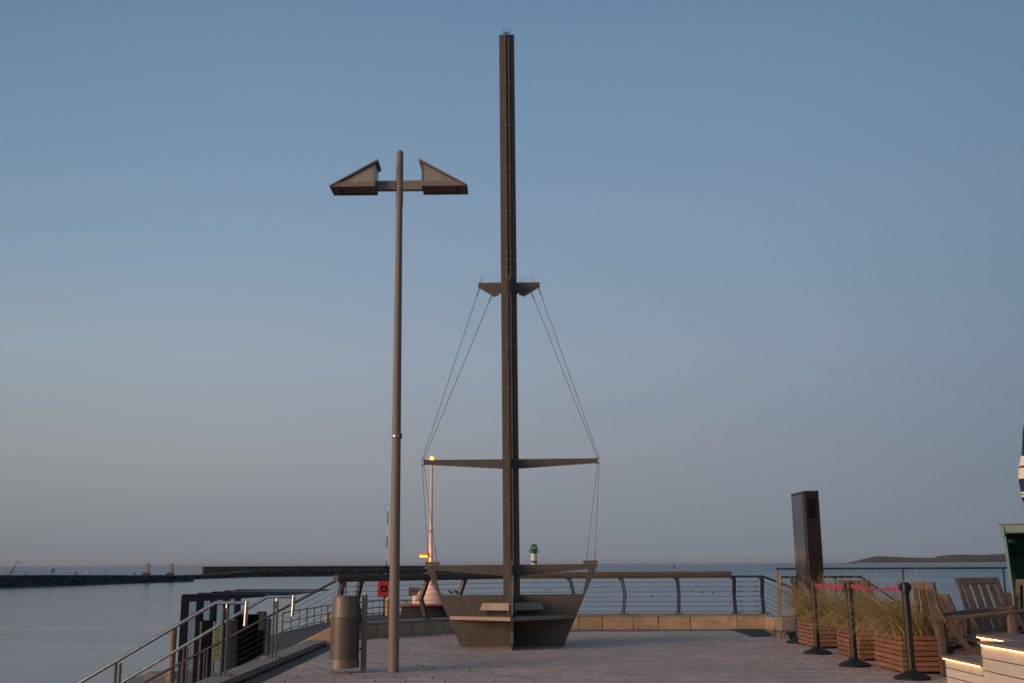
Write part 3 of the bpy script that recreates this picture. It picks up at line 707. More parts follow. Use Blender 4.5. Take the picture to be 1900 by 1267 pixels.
# ------------------------------------------------------------------ litter bin
BB = G(671, 1246.5); bn_ = thing('litter_bin', 'bronze cylindrical litter bin with perforated wrap on a flat post', 'litter bin', BB)
zt_ = P(640, 1104, BB.y).z; z0_ = P(640, 1237, BB.y).z
cx = P(640, 1200, BB.y).x-BB.x; rb = .184; rt = .157; cxt = P(640.5, 1110, BB.y).x-BB.x+.012
def bl(f): return Vector((cx+(cxt-cx)*f, -.02, z0_+(zt_-z0_)*f)), rb+(rt-rb)*f
m_ = MB()
def bincyl(m_, f0, f1, off, n=40):
    a, ra = bl(f0); b, rb_ = bl(f1); m_.tube([a, b], [ra+off, rb_+off], n)
bincyl(m_, 0, .12, .0); m_.build('base_band', m_bin, bn_); m_ = MB(); bincyl(m_, .70, .985, .0); m_.build('top_shell', m_bin, bn_)
m_ = MB(); a, ra = bl(.118); b, rb_ = bl(.703)
m_.tube([Vector((0, 0, -.30)), Vector((b.x-a.x, 0, .30-(.60-(b.z-a.z))))], [ra-.004, rb_+.012], 48)
o = m_.build('perforated_wrap', m_binmesh, bn_); o.location = a+Vector((0, 0, .30))
m_ = MB(); a, ra = bl(.985); m_.lathe([(ra+.004, -.008), (ra+.006, .0), (ra+.004, .010), (ra-.02, .012)], a, 40); m_.build('rim', m_bronze_d, bn_)
m_ = MB(); m_.box((.020, 0, (zt_+.0)/2+.005), (.060, .085, zt_+.01)); m_.build('post', m_bronze_d, bn_, bevel=.004)
m_ = MB(); m_.lathe([(.014, 0), (.014, .014), (.004, .018)], (.018, -.0, zt_+.01), 10); m_.build('lock', m_steel, bn_)
for f in (.25, .5, .75): m_ = MB(); m_.box((-.016, 0, zt_*f+.05), (.028, .05, .03)); m_.build('bracket', m_rubber, bn_)

# ------------------------------------------------------------------ navy shelter on the lower quay
SHX = P(344, 1110, 21).x+6.335
sh = thing('glass_shelter', 'navy steel shelter of five portal frames with glass panes on the quay', 'shelter', (SHX-6.35, 23, QUAY))
for i in range(5):
    dd = 21.0+i*1.0; zt0 = .765
    m_ = MB(); m_.ext([(SHX-6.40, dd-.045, zt0-.03), (SHX-6.37, dd-.045, zt0), (SHX-4.35, dd-.045, zt0-.005), (SHX-4.35, dd-.045, zt0-.03), (SHX-6.27, dd-.045, zt0-.145), (SHX-6.27, dd-.045, QUAY), (SHX-6.40, dd-.045, QUAY)], (0, .09, 0)); m_.build('portal_frame', m_navy, sh, world=True)
    if i < 4:
        m_ = MB(); m_.box((SHX-5.3, dd+.5, zt0-.022), (1.85, .90, .012)); m_.build('roof_pane', m_roofp if i > 1 else m_navy, sh, world=True)
        m_ = MB(); m_.box((SHX-6.33, dd+.5, (.70+QUAY)/2), (.012, .90, .70-QUAY)); m_.build('glass_pane', m_glassb, sh, world=True)
m_ = MB(); m_.box((SHX-4.34, 23.0, zt0-.02), (.03, 4.3, .03)); m_.build('gutter', m_dsteel, sh, world=True)
def shp(px0, py0, px1, py1, dd, name, m, th=.05):
    a = P(px0, (py0+min(py1, 1230))/2, dd); b = P(px1, (py0+min(py1, 1230))/2, dd); z0 = P(px0, py0, dd).z; z1 = P(px0, py1, dd).z; m_ = MB(); m_.box(((a.x+b.x)/2, dd, (z0+z1)/2), (abs(b.x-a.x), th, abs(z0-z1))); return m_.build(name, m, sh, world=True)
shp(440, 1139, 478, 1262, 23.6, 'door_panel', m_black, .06); shp(373, 1150, 393, 1290, 22.4, 'door_panel', m_navy, .06)
shp(420, 1150, 440, 1262, 23.3, 'side_panel', m_pale, .05); shp(342.5, 1102, 373, 1300, 25.3, 'glass_pane', m_glassb, .012); shp(376, 1100, 440, 1150, 25.3, 'glass_pane', m_glassb, .012)
for px in (370, 394.5): shp(px, 1152, px+3.2, 1290, 21.9, 'door_post', m_pile if px < 380 else m_steel, .04)
nb = shp(397.5, 1158, 407.5, 1225, 22.9, 'notice_board', m_ygrn, .03)
m_ = MB()
for py, hh in ((1168, 1.6), (1174, 1.2), (1180, 1.6), (1196, 1.4), (1203, 1.8), (1212, 2.2)):
    a = P(399, 1190, 22.88); b = P(406, 1190, 22.88); a.z = P(399, py, 22.88).z; b.z = P(399, py+hh, 22.88).z; m_.box(((a.x+b.x)/2, 22.88, (a.z+b.z)/2), (b.x-a.x, .006, a.z-b.z))
m_.build('printed_lines', m_dkg, nb, world=True)
a = P(401.5, 1187, 22.88); m_ = MB(); m_.box((a.x, 22.88, a.z), (.035, .006, .035)); m_.build('printed_square', m_red, nb, world=True)
mk = shp(478, 1134, 492, 1185, 24.2, 'ticket_box', m_pale, .25); shp(479, 1172, 486, 1204, 23.9, 'poster', m_glassb, .03); shp(480, 1168, 490, 1216, 24.0, 'cabinet', m_navy, .2)
for px, py, dd, lab in ((322.5, 1161, 24, 'tan mooring pile left of the navy shelter'), (494.5, 1146, 26.5, 'tan mooring pile right of the navy shelter by the bin')):
    p = P(px, py, dd); m_ = MB(); r_ = .075 if px < 400 else .12
    m_.lathe([(r_, SEA-.5), (r_, p.z-.03), (r_-.02, p.z)], (p.x, dd, 0), 20); tag(m_.build('mooring_pile', m_pile), lab, 'pile', 'tan mooring piles')
# low quay wall at lower left
m_ = MB(); a = G(205, 1268, QUAY+.15); b = G(290, 1244, QUAY+.15); m_.ext([a, b, b+Vector((1.6, 0, 0)), a+Vector((2.5, 0, 0))], (0, 0, -1.6)); tag(m_.build('landing_stage', m_concrete), 'low grey concrete landing stage beyond the stairs at lower left', 'landing stage')
m_ = MB(); p = P(275, 1246, 31); m_.box((p.x+.35, 31, p.z-.45), (.75, .5, .9)); tag(m_.build('concrete_block', m_concrete, bevel=.03), 'grey concrete block standing on the landing stage at lower left', 'block')

# ------------------------------------------------------------------ lower quay furniture
QR = thing('quay_railing', 'thin grey steel railing along the lower quay edge', 'railing', (G(700, 1139, QUAY)))
qp = [G(519, 1172.5, QUAY), G(615, 1150.8, QUAY), G(700, 1139.4, QUAY), G(835, 1140.5, QUAY)]
for z_ in (.93, .48, .12): 
    m_ = MB(); m_.tube([p+Vector((.15, -.2, z_)) for p in qp], .028 if z_ > .9 else .02, 6); m_.build('rail', m_dsteel, QR, world=True)
npost = (0, 7, 6, 8)
for s_ in range(3):
    for k in range(npost[s_+1]):
        p = qp[s_].lerp(qp[s_+1], k/npost[s_+1])+Vector((.15, -.2, 0)); m_ = MB(); m_.tube([p, p+Vector((0, 0, .93))], .032 if k % 3 else .045, 6); m_.build('post', m_dsteel, QR, world=True)
rb_ = thing('lifebuoy_box', 'red lifebuoy cabinet on a dark post behind the lamp pole', 'lifebuoy box', G(712, 1143, QUAY))
d_ = rb_.location.y; c = P(711, 1091, d_)-Vector(rb_.location); w_ = 20*d_/2000; h_ = 30*d_/2000
m_ = MB(); k = .2
m_.ext([(c.x-w_/2, -.15, c.z-h_/2+k*.6), (c.x-w_/2+k*.5, -.15, c.z-h_/2), (c.x+w_/2-k*.5, -.15, c.z-h_/2), (c.x+w_/2, -.15, c.z-h_/2+k*.6), (c.x+w_/2, -.15, c.z+h_/2), (c.x-w_/2, -.15, c.z+h_/2)], (0, .25, 0)); m_.build('cabinet', m_red, rb_, bevel=.04)
m_ = MB(); m_.tube([(c.x+.05+.16*math.cos(a), -.17, c.z-.02+.16*math.sin(a)) for a in [2*PI*j/16 for j in range(17)]], .045, 8); m_.build('ring', m_black, rb_)
m_ = MB(); m_.tube([(0, .05, 0), (0, .05, c.z+h_/2)], .05, 8); m_.build('post', m_black, rb_)
rp = thing('rescue_pole', 'long striped rescue pole with a wire hoop at the top', 'rescue pole', G(714, 1140, QUAY))
d_ = rp.location.y; a = Vector((0, 0, .3)); b = P(720, 950, d_)-Vector(rp.location)
for j in range(8):
    m_ = MB(); m_.tube([a.lerp(b, j/8), a.lerp(b, (j+1)/8)], .03, 6); m_.build('pole_segment', m_black if j % 2 else m_lwhite, rp)
m_ = MB(); m_.tube([b+Vector((.26*math.sin(t), 0, .26-.26*math.cos(t))) for t in [2*PI*j/20 for j in range(21)]], .012, 5); m_.build('hoop', m_cable, rp)
for px0, px1, py0, py1, lab in ((603, 611, 1138, 1153, 'yellow bollard on the quay left of the bin'), (715, 722, 1112, 1124, 'yellow bollard behind the lamp pole by the lifebuoy cabinet')):
    g = G((px0+px1)/2, py1 if px0 < 700 else 1141, QUAY); dd = g.y; t = thing('mooring_bollard', lab, 'bollard', g, 'yellow mooring bollards')
    w_ = (px1-px0)*dd/2000; h_ = (py1-py0)*dd/2000; zo = 0 if px0 < 700 else 17*dd/2000
    m_ = MB(); m_.lathe([(w_*.55, 0), (w_*.5, h_*.1), (w_*.42, h_*.3), (w_*.42, h_*.8+zo), (w_*.5, h_*.86+zo), (w_*.45, h_*.98+zo), (w_*.2, h_+zo)], n=16); m_.build('post', m_yel, t)
    m_ = MB(); m_.box((w_*.6, 0, h_*.85+zo), (w_*1.6, w_*.4, w_*.35)); m_.build('crossbar', m_yel, t)
sg_ = thing('notice_sign', 'small pale notice sign with one line of text on a thin post', 'sign', G(769, 1142, QUAY)); d_ = sg_.location.y; c = P(769, 1096.5, d_)-Vector(sg_.location)
m_ = MB(); m_.box((c.x, 0, c.z), (20*d_/2000, .03, 13*d_/2000)); pn = m_.build('panel', m_pale, sg_)
m_ = MB(); bx_, bz_ = 20*d_/4000, 13*d_/4000
for q0, q1 in (((-bx_, -bz_), (bx_, -bz_)), ((bx_, -bz_), (bx_, bz_)), ((bx_, bz_), (-bx_, bz_)), ((-bx_, bz_), (-bx_, -bz_))): m_.tube([(c.x+q0[0], -.03, c.z+q0[1]), (c.x+q1[0], -.03, c.z+q1[1])], .02, 6)
m_.build('frame', m_cable, pn)
m_ = MB(); x = -.19
for wd in (.06, .03, .05, .05, .04, .06, .03): m_.box((c.x+x+wd/2, -.018, c.z+.01), (wd, .006, .05)); x += wd+.014
m_.build('lettering', m_black, pn)
m_ = MB(); m_.tube([(0, .04, 0), (0, .04, c.z+.2)], .035, 8); m_.build('post', m_dsteel, sg_)

# beacon: white bulb base, red rim, tall pole with amber light
d_ = 70.0; bc = P(798, 1143, d_); 
be = thing('harbour_beacon', 'white bulb-shaped harbour beacon with tall pole and glowing amber light', 'beacon', bc); u = d_/2000*1.0
zz_ = lambda py: (P(798, py, d_)-bc).z
m_ = MB(); m_.lathe([(1.85, -.3), (1.8, zz_(1123)), (1.7, zz_(1122))], n=36); m_.build('drum', m_rock, be)
m_ = MB(); m_.lathe([(1.7, zz_(1122.3)), (2.3, zz_(1121.6)), (2.3, zz_(1120)), (.9, zz_(1118.2))], n=36); m_.build('rim', m_rust, be)
m_ = MB(); m_.lathe([(1.06, zz_(1118.6)), (1.06, zz_(1117)), (1.0, zz_(1113)), (.90, zz_(1107)), (.75, zz_(1099)), (.55, zz_(1093)), (.33, zz_(1089.6)), (.22, zz_(1087)), (.15, zz_(1082)), (.14, zz_(1060)), (.125, zz_(1040))], n=36); m_.build('bulb_base', m_bwhite, be)
m_ = MB(); m_.lathe([(.345, zz_(1092.2)), (.36, zz_(1090.8)), (.3, zz_(1089.2))], n=24); m_.build('collar', m_dsteel, be)
m_ = MB(); m_.lathe([(.24, zz_(1118.4)), (.24, zz_(1107)), (.15, zz_(1103.5))], (-.85, -.5, 0), 18); m_.build('vent_pipe', m_bwhite, be)
m_ = MB(); m_.tube([(0, 0, zz_(1040)), (0, 0, zz_(985)), (.0, 0, zz_(862))], [.12, .105, .075], 12); m_.build('pole', m_bwhite, be)
m_ = MB()
for py in (1033, 986): m_.lathe([(.13, zz_(py)), (.15, zz_(py)+.02), (.13, zz_(py)+.06)], n=14)
m_.build('joint_ring', m_cable, be)
m_ = MB(); m_.lathe([(.09, zz_(862)), (.16, zz_(860)), (.16, zz_(856.5)), (.1, zz_(856))], n=16); tl = m_.build('lantern', m_rust, be)
m_ = MB(); m_.lathe([(.105, zz_(855.8)), (.125, zz_(853)), (.12, zz_(849)), (.06, zz_(846.5)), (.02, zz_(846))], n=16); m_.build('lens', m_amber, tl)
m_ = MB(); m_.tube([(0, 0, zz_(1030)), (-.55, -.1, zz_(1028))], .05, 8); m_.ext([(-.78, -.2, zz_(1029.8)), (-.1, -.2, zz_(1029.8)), (-.15, -.2, zz_(1026.2)), (-.62, -.2, zz_(1026.2))], (0, .3, 0)); am = m_.build('lamp_arm', m_rust, be)
m_ = MB(); m_.box((-.42, -.05, zz_(1031.4)), (.52, .25, .09)); m_.build('lamp_lens', m_amber2, am)
m_ = MB()
for k, py in enumerate((1039, 1053, 1062)): m_.tube([(0, 0, zz_(py)), (-.38, -.1, zz_(py))], .035, 6)
m_.build('foot_pegs', m_rust, be)
pl = bpy.data.lights.new('beacon_lamp', 'POINT'); pl.energy = 60; pl.color = (1, .42, .08); pl.shadow_soft_size = .15
po = bpy.data.objects.new('beacon_lamp', pl); COL.objects.link(po); po.parent = be; po.location = (-.6, -.8, zz_(1037))

# ------------------------------------------------------------------ things on the breakwater
def BT(px, za=BZA, zb=BZB):
    p = at_px(A, B, max(px, 1)); f = (p-A2).length/(B-A2).length
    return Vector((p.x*(p.y+3)/p.y, p.y+3, za+.3+(zb-za-.3)*f))
for px, pw, ptop, lab in ((272.5, 6.5, 1045, 'left of two tall concrete pillars at the end of the breakwater'), (317, 6.5, 1045, 'right of two tall concrete pillars at the end of the breakwater')):
    b = BT(px); t = thing('concrete_pillar', lab, 'pillar', b, 'pillars on the breakwater'); s_ = b.y/2000; hh = P(px, ptop, b.y).z-b.z
    m_ = MB(); m_.ext([(-pw/2*s_, -.4, .4), (pw/2*s_, -.4, .4), (pw*.42*s_, -.4, hh-.2), (pw*.3*s_, -.4, hh), (-pw*.3*s_, -.4, hh), (-pw*.42*s_, -.4, hh-.2)], (0, .8, 0)); m_.build('shaft', m_concrete, t)
    m_ = MB(); m_.box((-.35, 0, .25), (pw*s_*1.75, 1.4, .9)); m_.build('plinth', m_rockl, t, bevel=.05)
b = BT(14); t = thing('leaning_davit', 'leaning dark double spar on the left of the breakwater', 'davit', b); e = P(33, 1041, b.y)-b; e2 = P(29, 1049, b.y)-b
m_ = MB(); m_.tube([(0, 0, -.1), e], [.10, .06], 8); m_.build('spar', m_cable, t)
m_ = MB(); m_.tube([(.1, .2, -.1), e2], [.08, .05], 8); m_.build('spar', m_cable, t)
m_ = MB(); m_.tube([e+Vector((-.12, 0, .05)), e+Vector((.12, 0, .02)), e+Vector((.14, 0, -.2))], .06, 6); m_.tube([(-1.1, 0, .0), (.35, 0, .55)], .03, 5); m_.build('fittings', m_cable, t)
br_ = thing('breakwater_railing', 'thin wire railing along the top of the left breakwater', 'railing', BT(60))
m_ = MB(); m_.tube([BT(1)+Vector((0, 1, 1.0)), BT(95)+Vector((0, 1, 1.0))], .018, 4); m_.tube([BT(1)+Vector((0, 1, .5)), BT(250)+Vector((0, 1, .3))], .014, 4); m_.build('wire', m_cable, br_, world=True)
for px in (6, 20, 34, 48, 62, 76, 90): m_ = MB(); m_.tube([BT(px)+Vector((0, 1, -.1)), BT(px)+Vector((0, 1, 1.02))], .022, 5); m_.build('post', m_cable, br_, world=True)
b = BT(44); t = thing('mooring_post', 'dark post with a stay standing between the spar and the people', 'post', b)
m_ = MB(); m_.tube([(0, 0, -.1), (.1, 0, 1.15)], [.12, .07], 8); m_.build('shaft', m_cable, t)
m_ = MB(); m_.tube([(0, 0, .35), (.55, 0, .2)], .05, 6); m_.build('stay', m_cable, t)
def person(loc, joints, edges, radii, m, label, yaw=0, hair=None, scale=1.0):
    t = thing('person', label, 'person', loc, 'people on the breakwater'); t.rotation_euler = (0, 0, yaw); t.scale = (scale,)*3
    me = bpy.data.meshes.new('body'); me.from_pydata(joints, edges, []); me.update()
    o = bpy.data.objects.new('body', me); COL.objects.link(o); o.parent = t; me.materials.append(m)
    sm = o.modifiers.new('skin', 'SKIN')
    for v, r in zip(me.skin_vertices[0].data, radii): v.radius = (r, r)
    me.skin_vertices[0].data[0].use_root = True
    sb = o.modifiers.new('sub', 'SUBSURF'); sb.levels = 1; sb.render_levels = 1
    h = MB(); c = Vector(joints[hair]); h.lathe([(.02, -.13), (.075, -.10), (.10, -.03), (.105, .03), (.08, .09), (.02, .125)], c, 12); h.build('head', m_skin, t)
    h = MB(); h.lathe([(.115, -.02), (.118, .04), (.092, .10), (.03, .14)], c+Vector((0, .012, 0)), 12); h.build('hair', m_bird, t)
    return t
ED = [(0, 1), (1, 2), (2, 3), (3, 4), (2, 5), (5, 6), (6, 7), (2, 8), (8, 9), (9, 10), (0, 11), (11, 12), (12, 13), (13, 17), (0, 14), (14, 15), (15, 16), (16, 18)]
RD = [.16, .16, .15, .07, .09, .08, .06, .045, .08, .06, .045, .11, .08, .05, .11, .08, .05, .05, .05]
def standing(bend=0.0):
    f = lambda h: (bend*max(0, h-.9), 0, h - abs(bend)*max(0, h-.9)*.35)
    return [f(.95), f(1.15), f(1.40), f(1.5), f(1.63), (f(1.38)[0], -.19, f(1.38)[2]), (f(1.1)[0]+.1, -.25, 1.08), (f(1.0)[0]+.25, -.2, .95), (f(1.38)[0], .19, f(1.38)[2]), (f(1.1)[0]+.1, .25, 1.08), (f(1.0)[0]+.25, .2, .95),
            (0, -.10, .88), (.02, -.12, .48), (0, -.13, .06), (0, .10, .88), (-.04, .12, .48), (-.08, .13, .06), (.15, -.13, .03), (.08, .13, .03)]
def seated():
    return [(0, 0, .18), (.02, 0, .4), (.05, 0, .62), (.06, 0, .72), (.08, 0, .86), (.05, -.19, .6), (.15, -.24, .4), (.33, -.18, .36), (.05, .19, .6), (.15, .24, .4), (.33, .18, .36),
            (.06, -.1, .18), (.42, -.12, .42), (.45, -.12, .05), (.06, .1, .18), (.40, .12, .42), (.47, .12, .05), (.58, -.12, .03), (.60, .12, .03)]
sc_ = 1.0
def stand_at(px, dz=0): 
    b = BT(px); b.z += .05+dz; return b
person(stand_at(93), standing(.55), ED, RD, m_cloth_d, 'person in dark clothes bending forward, left of the pair', 0, 4, .95)
person(stand_at(98), standing(-.15), ED, RD, m_cloth_d, 'person in dark top standing upright, right of the pair', PI, 4, .92)
person(stand_at(138), seated(), ED, RD, m_cloth_d, 'person in black sitting alone between the pair and the white-clad person', .4, 4, 1.0)
person(stand_at(160), seated(), ED, RD, m_cloth_w, 'person in white clothes crouching on the breakwater', .2, 4, 1.35)
person(stand_at(248), seated(), ED, RD, m_cloth_d, 'person in black sitting by the left concrete pillar', .3, 4, .95)

# ------------------------------------------------------------------ lighthouse and buoy
d_ = C3.y+4; lb = P(991, 1058, d_); lb.z = SEA+2; li = thing('lighthouse', 'green and white lighthouse at the end of the far mole', 'lighthouse', lb); s_ = d_/2000
lzz = lambda py: P(991, py, d_).z-lb.z
def lat(name, prof, m, parent=li, n=20): return MB().lathe([(r*s_, lzz(py)) for r, py in prof], n=n).build(name, m, parent)
lat('tower_base', [(6.2, 1062), (5.9, 1044.5)], m_lwhite); lat('green_band', [(5.75, 1044.6), (5.6, 1039.2)], m_lgreen); lat('white_band', [(5.55, 1039.3), (5.2, 1026.2)], m_lwhite)
lat('lantern_base', [(5.0, 1026.3), (5.0, 1024.5), (6.2, 1022.5), (6.4, 1017)], m_lgreen)
gl_ = lat('gallery', [(9.2, 1024.2), (9.4, 1023.6), (9.4, 1023.2), (6, 1023.0)], m_lgreen)
m_ = MB()
for k in range(12): 
    a = 2*PI*k/12; m_.tube([(9.2*s_*math.cos(a), 9.2*s_*math.sin(a), lzz(1023.5)), (9.2*s_*math.cos(a), 9.2*s_*math.sin(a), lzz(1018.6))], .06, 5)
m_.tube([(9.2*s_*math.cos(2*PI*k/24), 9.2*s_*math.sin(2*PI*k/24), lzz(1018.6)) for k in range(25)], .06, 5); m_.build('gallery_railing', m_dsteel, gl_)
lat('lantern_room', [(4.9, 1017.2), (4.9, 1013.5)], m_glassb)
m_ = MB()
for k in range(8): a = 2*PI*k/8+.2; m_.tube([(5.6*s_*math.cos(a), 5.6*s_*math.sin(a), lzz(1017.3)), (5.6*s_*math.cos(a), 5.6*s_*math.sin(a), lzz(1013))], .18, 6)
m_.build('lantern_bars', m_lgreen, li)
lat('roof', [(6.8, 1013.2), (7.2, 1012.6), (4.2, 1010), (1.0, 1008.2), (.3, 1007.6)], m_lgreen); lat('antenna', [(.35, 1007.8), (.2, 1000)], m_lwhite)
d_ = 900.0; bb = P(1250.5, 1050, d_); bb.z = SEA; by_ = thing('buoy', 'small red conical buoy far out on the sea', 'buoy', bb); s_ = d_/2000; f = lambda py: max(0, P(1250.5, py, d_).z-SEA)
m_ = MB(); m_.lathe([(2.3*s_, -.3), (2.4*s_, f(1051.6)), (2.0*s_, f(1050)), (.9*s_, f(1048.6)), (.8*s_, f(1046.5)), (.2*s_, f(1046.2))], n=16); m_.build('float', m_belt, by_)
m_ = MB(); m_.lathe([(.7*s_, f(1046.2)), (.1*s_, f(1044))], n=10); m_.build('topmark', m_red, by_)

# ------------------------------------------------------------------ right side: mat, concrete ledge, glass balustrade
m_ = MB(); q = [G(1352, 1167.5), G(1413, 1167.5), G(1440, 1180), G(1397, 1181)]; m_.ext([p+Vector((0, 0, .004)) for p in q], (0, 0, .012)); tag(m_.build('rubber_mat', m_gravel), 'dark grey mat lying on the paving at the fence end', 'mat')
LX = FR.x+.01; LY = FR.y-1.15
m_ = MB(); m_.box(((LX+12.0)/2, LY+.25, .06), (12.0-LX, .5, .40)); ld = m_.build('ledge_wall', m_concrete, bevel=.01); tag(ld, 'low grey concrete ledge under the glass balustrade', 'ledge')
m_ = MB(); m_.box((LX+.155, (LY+.51+FR.y+.32)/2, .045), (.37, FR.y+.32-LY-.51, .37)); tag(m_.build('end_block', m_stone, bevel=.01), 'sandstone end block joining the kerb to the grey ledge', 'block')
bl_ = thing('glass_balustrade', 'frameless glass balustrade with flat steel handrail behind the planters', 'balustrade', (LX+2, LY+.2, .26))
yb = LY+.2; zr = P(1500, 1054.5, yb).z
m_ = MB(); m_.box(((LX+12.0)/2, yb, zr), (12.0-LX, .05, .034)); m_.build('handrail', m_dsteel, bl_, world=True)
m_ = MB(); m_.box((LX+.03, yb, (zr+.26)/2), (.055, .05, zr-.26)); m_.build('end_post', m_seat, bl_, world=True)
m_ = MB(); m_.box(((LX+12.0)/2, yb, .27), (12.0-LX, .05, .02)); m_.build('bottom_channel', m_cable, bl_, world=True)
xx = LX+.08; xs_ = [xx]
for px in (1675, 1862): xs_.append(P(px, 1060, yb).x)
xs_.append(12.0)
for a, b in zip(xs_, xs_[1:]):
    m_ = MB(); m_.box(((a+b)/2, yb, (zr+.28)/2), (b-a-.03, .014, zr-.02-.28)); m_.build('glass_pane', m_glass, bl_, world=True)
for x in xs_[1:3]: m_ = MB(); m_.box((x, yb, (zr+.26)/2), (.022, .03, zr-.26-.04)); m_.build('post', m_dsteel, bl_, world=True)
hr = thing('hooked_handrail', 'polished steel handrail with down-turned end beside the kiosk', 'handrail', P(1449, 1105, LY+.45)); yy = LY+.45
a = P(1447.5, 1070, yy); b = P(1449, 1104, yy); c = a+Vector((1.6, 0, .0)); 
m_ = MB(); m_.tube([a, c, c+Vector((1.2, .4, -.75))], .021, 10); m_.build('handrail_tube', m_dsteel, hr, world=True)
m_ = MB(); m_.tube([a+Vector((0, 0, .02)), b], .022, 10); m_.build('end_drop', m_steel, hr, world=True)
m_ = MB(); m_.tube([c+Vector((-.5, 0, 0)), Vector((c.x-.5, yy, .26))], .018, 8); m_.build('post', m_dsteel, hr, world=True)
# weeds at the foot of the ledge
for px, py, lab, n_, tall in ((1437, 1178, 'dry weed with a pale root at the ledge corner', 14, .14), (1452, 1181, 'small scrubby weed by the grey ledge, middle of three', 16, .12), (1472, 1184, 'bushy green weed at the ledge beside the planter', 60, .15)):
    b = G(px, py+3); m_ = MB()
    for j in range(n_):
        a = random.uniform(0, 2*PI); r_ = random.uniform(.03, .16); h_ = random.uniform(.3, 1)*tall; w_ = .012
        p0 = Vector((random.uniform(-.05, .05), random.uniform(-.03, .03), 0)); p1 = p0+Vector((r_*.5*math.cos(a), r_*.5*math.sin(a), h_)); p2 = p0+Vector((r_*math.cos(a), r_*math.sin(a), h_*.75)); sd_ = Vector((-math.sin(a), math.cos(a), 0))*w_
        k = len(m_.v); m_.v += [b+p0-sd_*.4, b+p0+sd_*.4, b+p1+sd_, b+p1-sd_, b+p2]; m_.f += [[k, k+1, k+2, k+3], [k+3, k+2, k+4]]
    for j in range(2): m_.tube([b, b+Vector((random.uniform(-.12, .12), 0, tall*1.3))], .008, 5)
    tag(m_.build('weed', m_leaf if n_ > 20 else m_grass), lab, 'plant', 'weeds at the ledge')

# ------------------------------------------------------------------ information kiosk
kd = 18.05; kx0 = P(1500.5, 1046, kd).x; kx1 = P(1528.5, 1046, kd).x; kz = P(1495, 910, kd).z
K = thing('information_kiosk', 'tall dark slab information kiosk with a glossy screen on its side', 'kiosk', ((kx0+kx1)/2, kd+.42, 0)); K.rotation_euler = (0, rad(-.3), 0)
m_ = MB(); m_.box(((kx0+kx1)/2, kd+.42, kz/2+.02), (kx1-kx0, .84, kz-.04)); m_.build('body', m_kiosk, K, world=True, bevel=.012)
m_ = MB(); m_.box((kx0-.004, kd+.43, kz/2+.06), (.008, .70, kz-.22)); m_.build('screen', m_screen, K, world=True)
m_ = MB(); m_.box((kx0-.006, kd+.025, kz/2), (.012, .03, kz-.05)); m_.build('edge_trim', m_dsteel, K, world=True)
for j in range(9):
    m_ = MB(); zv = P(1510, 926+j*4.1, kd).z; m_.box(((kx0+kx1)/2-.005, kd-.006, zv), ((kx1-kx0)*.48, .012, .016), rot('X', .5)); m_.build('louvre_slat', m_black, K, world=True)
m_ = MB(); m_.box(((kx0+kx1)/2, kd+.42, .02), (kx1-kx0+.06, .90, .04)); m_.build('plinth', m_black, K, world=True)

# ------------------------------------------------------------------ planters with grass
def planter(x, y, w, dep, lab, h=.44):
    t = thing('planter', lab, 'planter', (x+w/2, y+dep/2, 0), 'slatted wooden planters'); n = 7; gap = .011; foot = .035; hs = (h-foot-(n-1)*gap)/n; th = .022
    for i in range(n):
        z = foot+hs/2+i*(hs+gap)
        for sx_ in (-1, 1):
            m_ = MB(); m_.box((sx_*(w/2-th/2), random.uniform(-.002, .002), z), (th, dep, hs)); m_.build('slat', m_slat, t, bevel=.003)
        for sy_ in (-1, 1):
            m_ = MB(); m_.box((random.uniform(-.002, .002), sy_*(dep/2-th/2), z), (w-2*th-.004, th, hs)); m_.build('slat', m_slat, t, bevel=.003)
    for sx_ in (-1, 1):
        for sy_ in (-1, 0, 1):
            m_ = MB(); m_.box((sx_*(w/2-th-.022), sy_*(dep/2-th-.03), h/2-.006), (.04, .05, h-.014)); m_.build('corner_post', m_slat, t)
    m_ = MB(); m_.box((0, 0, h/2+.01), (w-2*th-.01, dep-2*th-.01, h-.12)); m_.build('soil', m_soil, t)
    return t
def tuft(x, y, w, dep, lab, n=1100, h0=.40, tall=.55, lean=.55, right=.15):
    m_ = MB()
    for j in range(n):
        bx_ = x+w*.5+random.gauss(0, w*.20); by2 = y+dep*random.uniform(.06, .94)
        a = random.uniform(0, 2*PI); L_ = tall*random.uniform(.55, 1.25); out = random.uniform(.05, .38)
        wind = -lean*random.uniform(.35, 1.3)*(1 if random.random() > right else -.2)
        droop = random.uniform(.0, 1.0)*(1.6 if random.random() < .4 else .5)
        v0 = Vector((math.cos(a)*out*.7-.12, math.sin(a)*out, 1)).normalized()
        p = Vector((bx_, by2, h0)); wd = random.uniform(.0022, .0060)*(1.5 if random.random() < .08 else 1); side = Vector((random.uniform(-.4, .4), 1, 0)).normalized() if random.random() < .5 else Vector((1, random.uniform(-.4, .4), 0)).normalized()
        k = len(m_.v); nseg = 5; dirv_ = v0.copy()
        for s_ in range(nseg+1):
            ww = wd*(1-s_/nseg*.85); m_.v += [p-side*ww, p+side*ww]
            f = (s_+1)/nseg; dirv_ = (v0+Vector((wind*f*2.6, math.sin(a)*.25*f, -droop*f*f*2.4))).normalized()
            p = p+dirv_*(L_/nseg)
        m_.f += [[k+2*s_, k+2*s_+1, k+2*s_+3, k+2*s_+2] for s_ in range(nseg)]
    o = m_.build('ornamental_grass', m_grass); return tag(o, lab, 'plant', 'grasses in the planters')
c1 = G(1676, 1251); c2 = G(1596, 1226); c3 = G(1511, 1203)
pw = .54
planter(c1.x, c1.y, pw, 1.0, 'nearest slatted wooden planter of the row by the terrace')
planter(c2.x, c2.y, pw, 1.0, 'middle slatted wooden planter of the row of three')
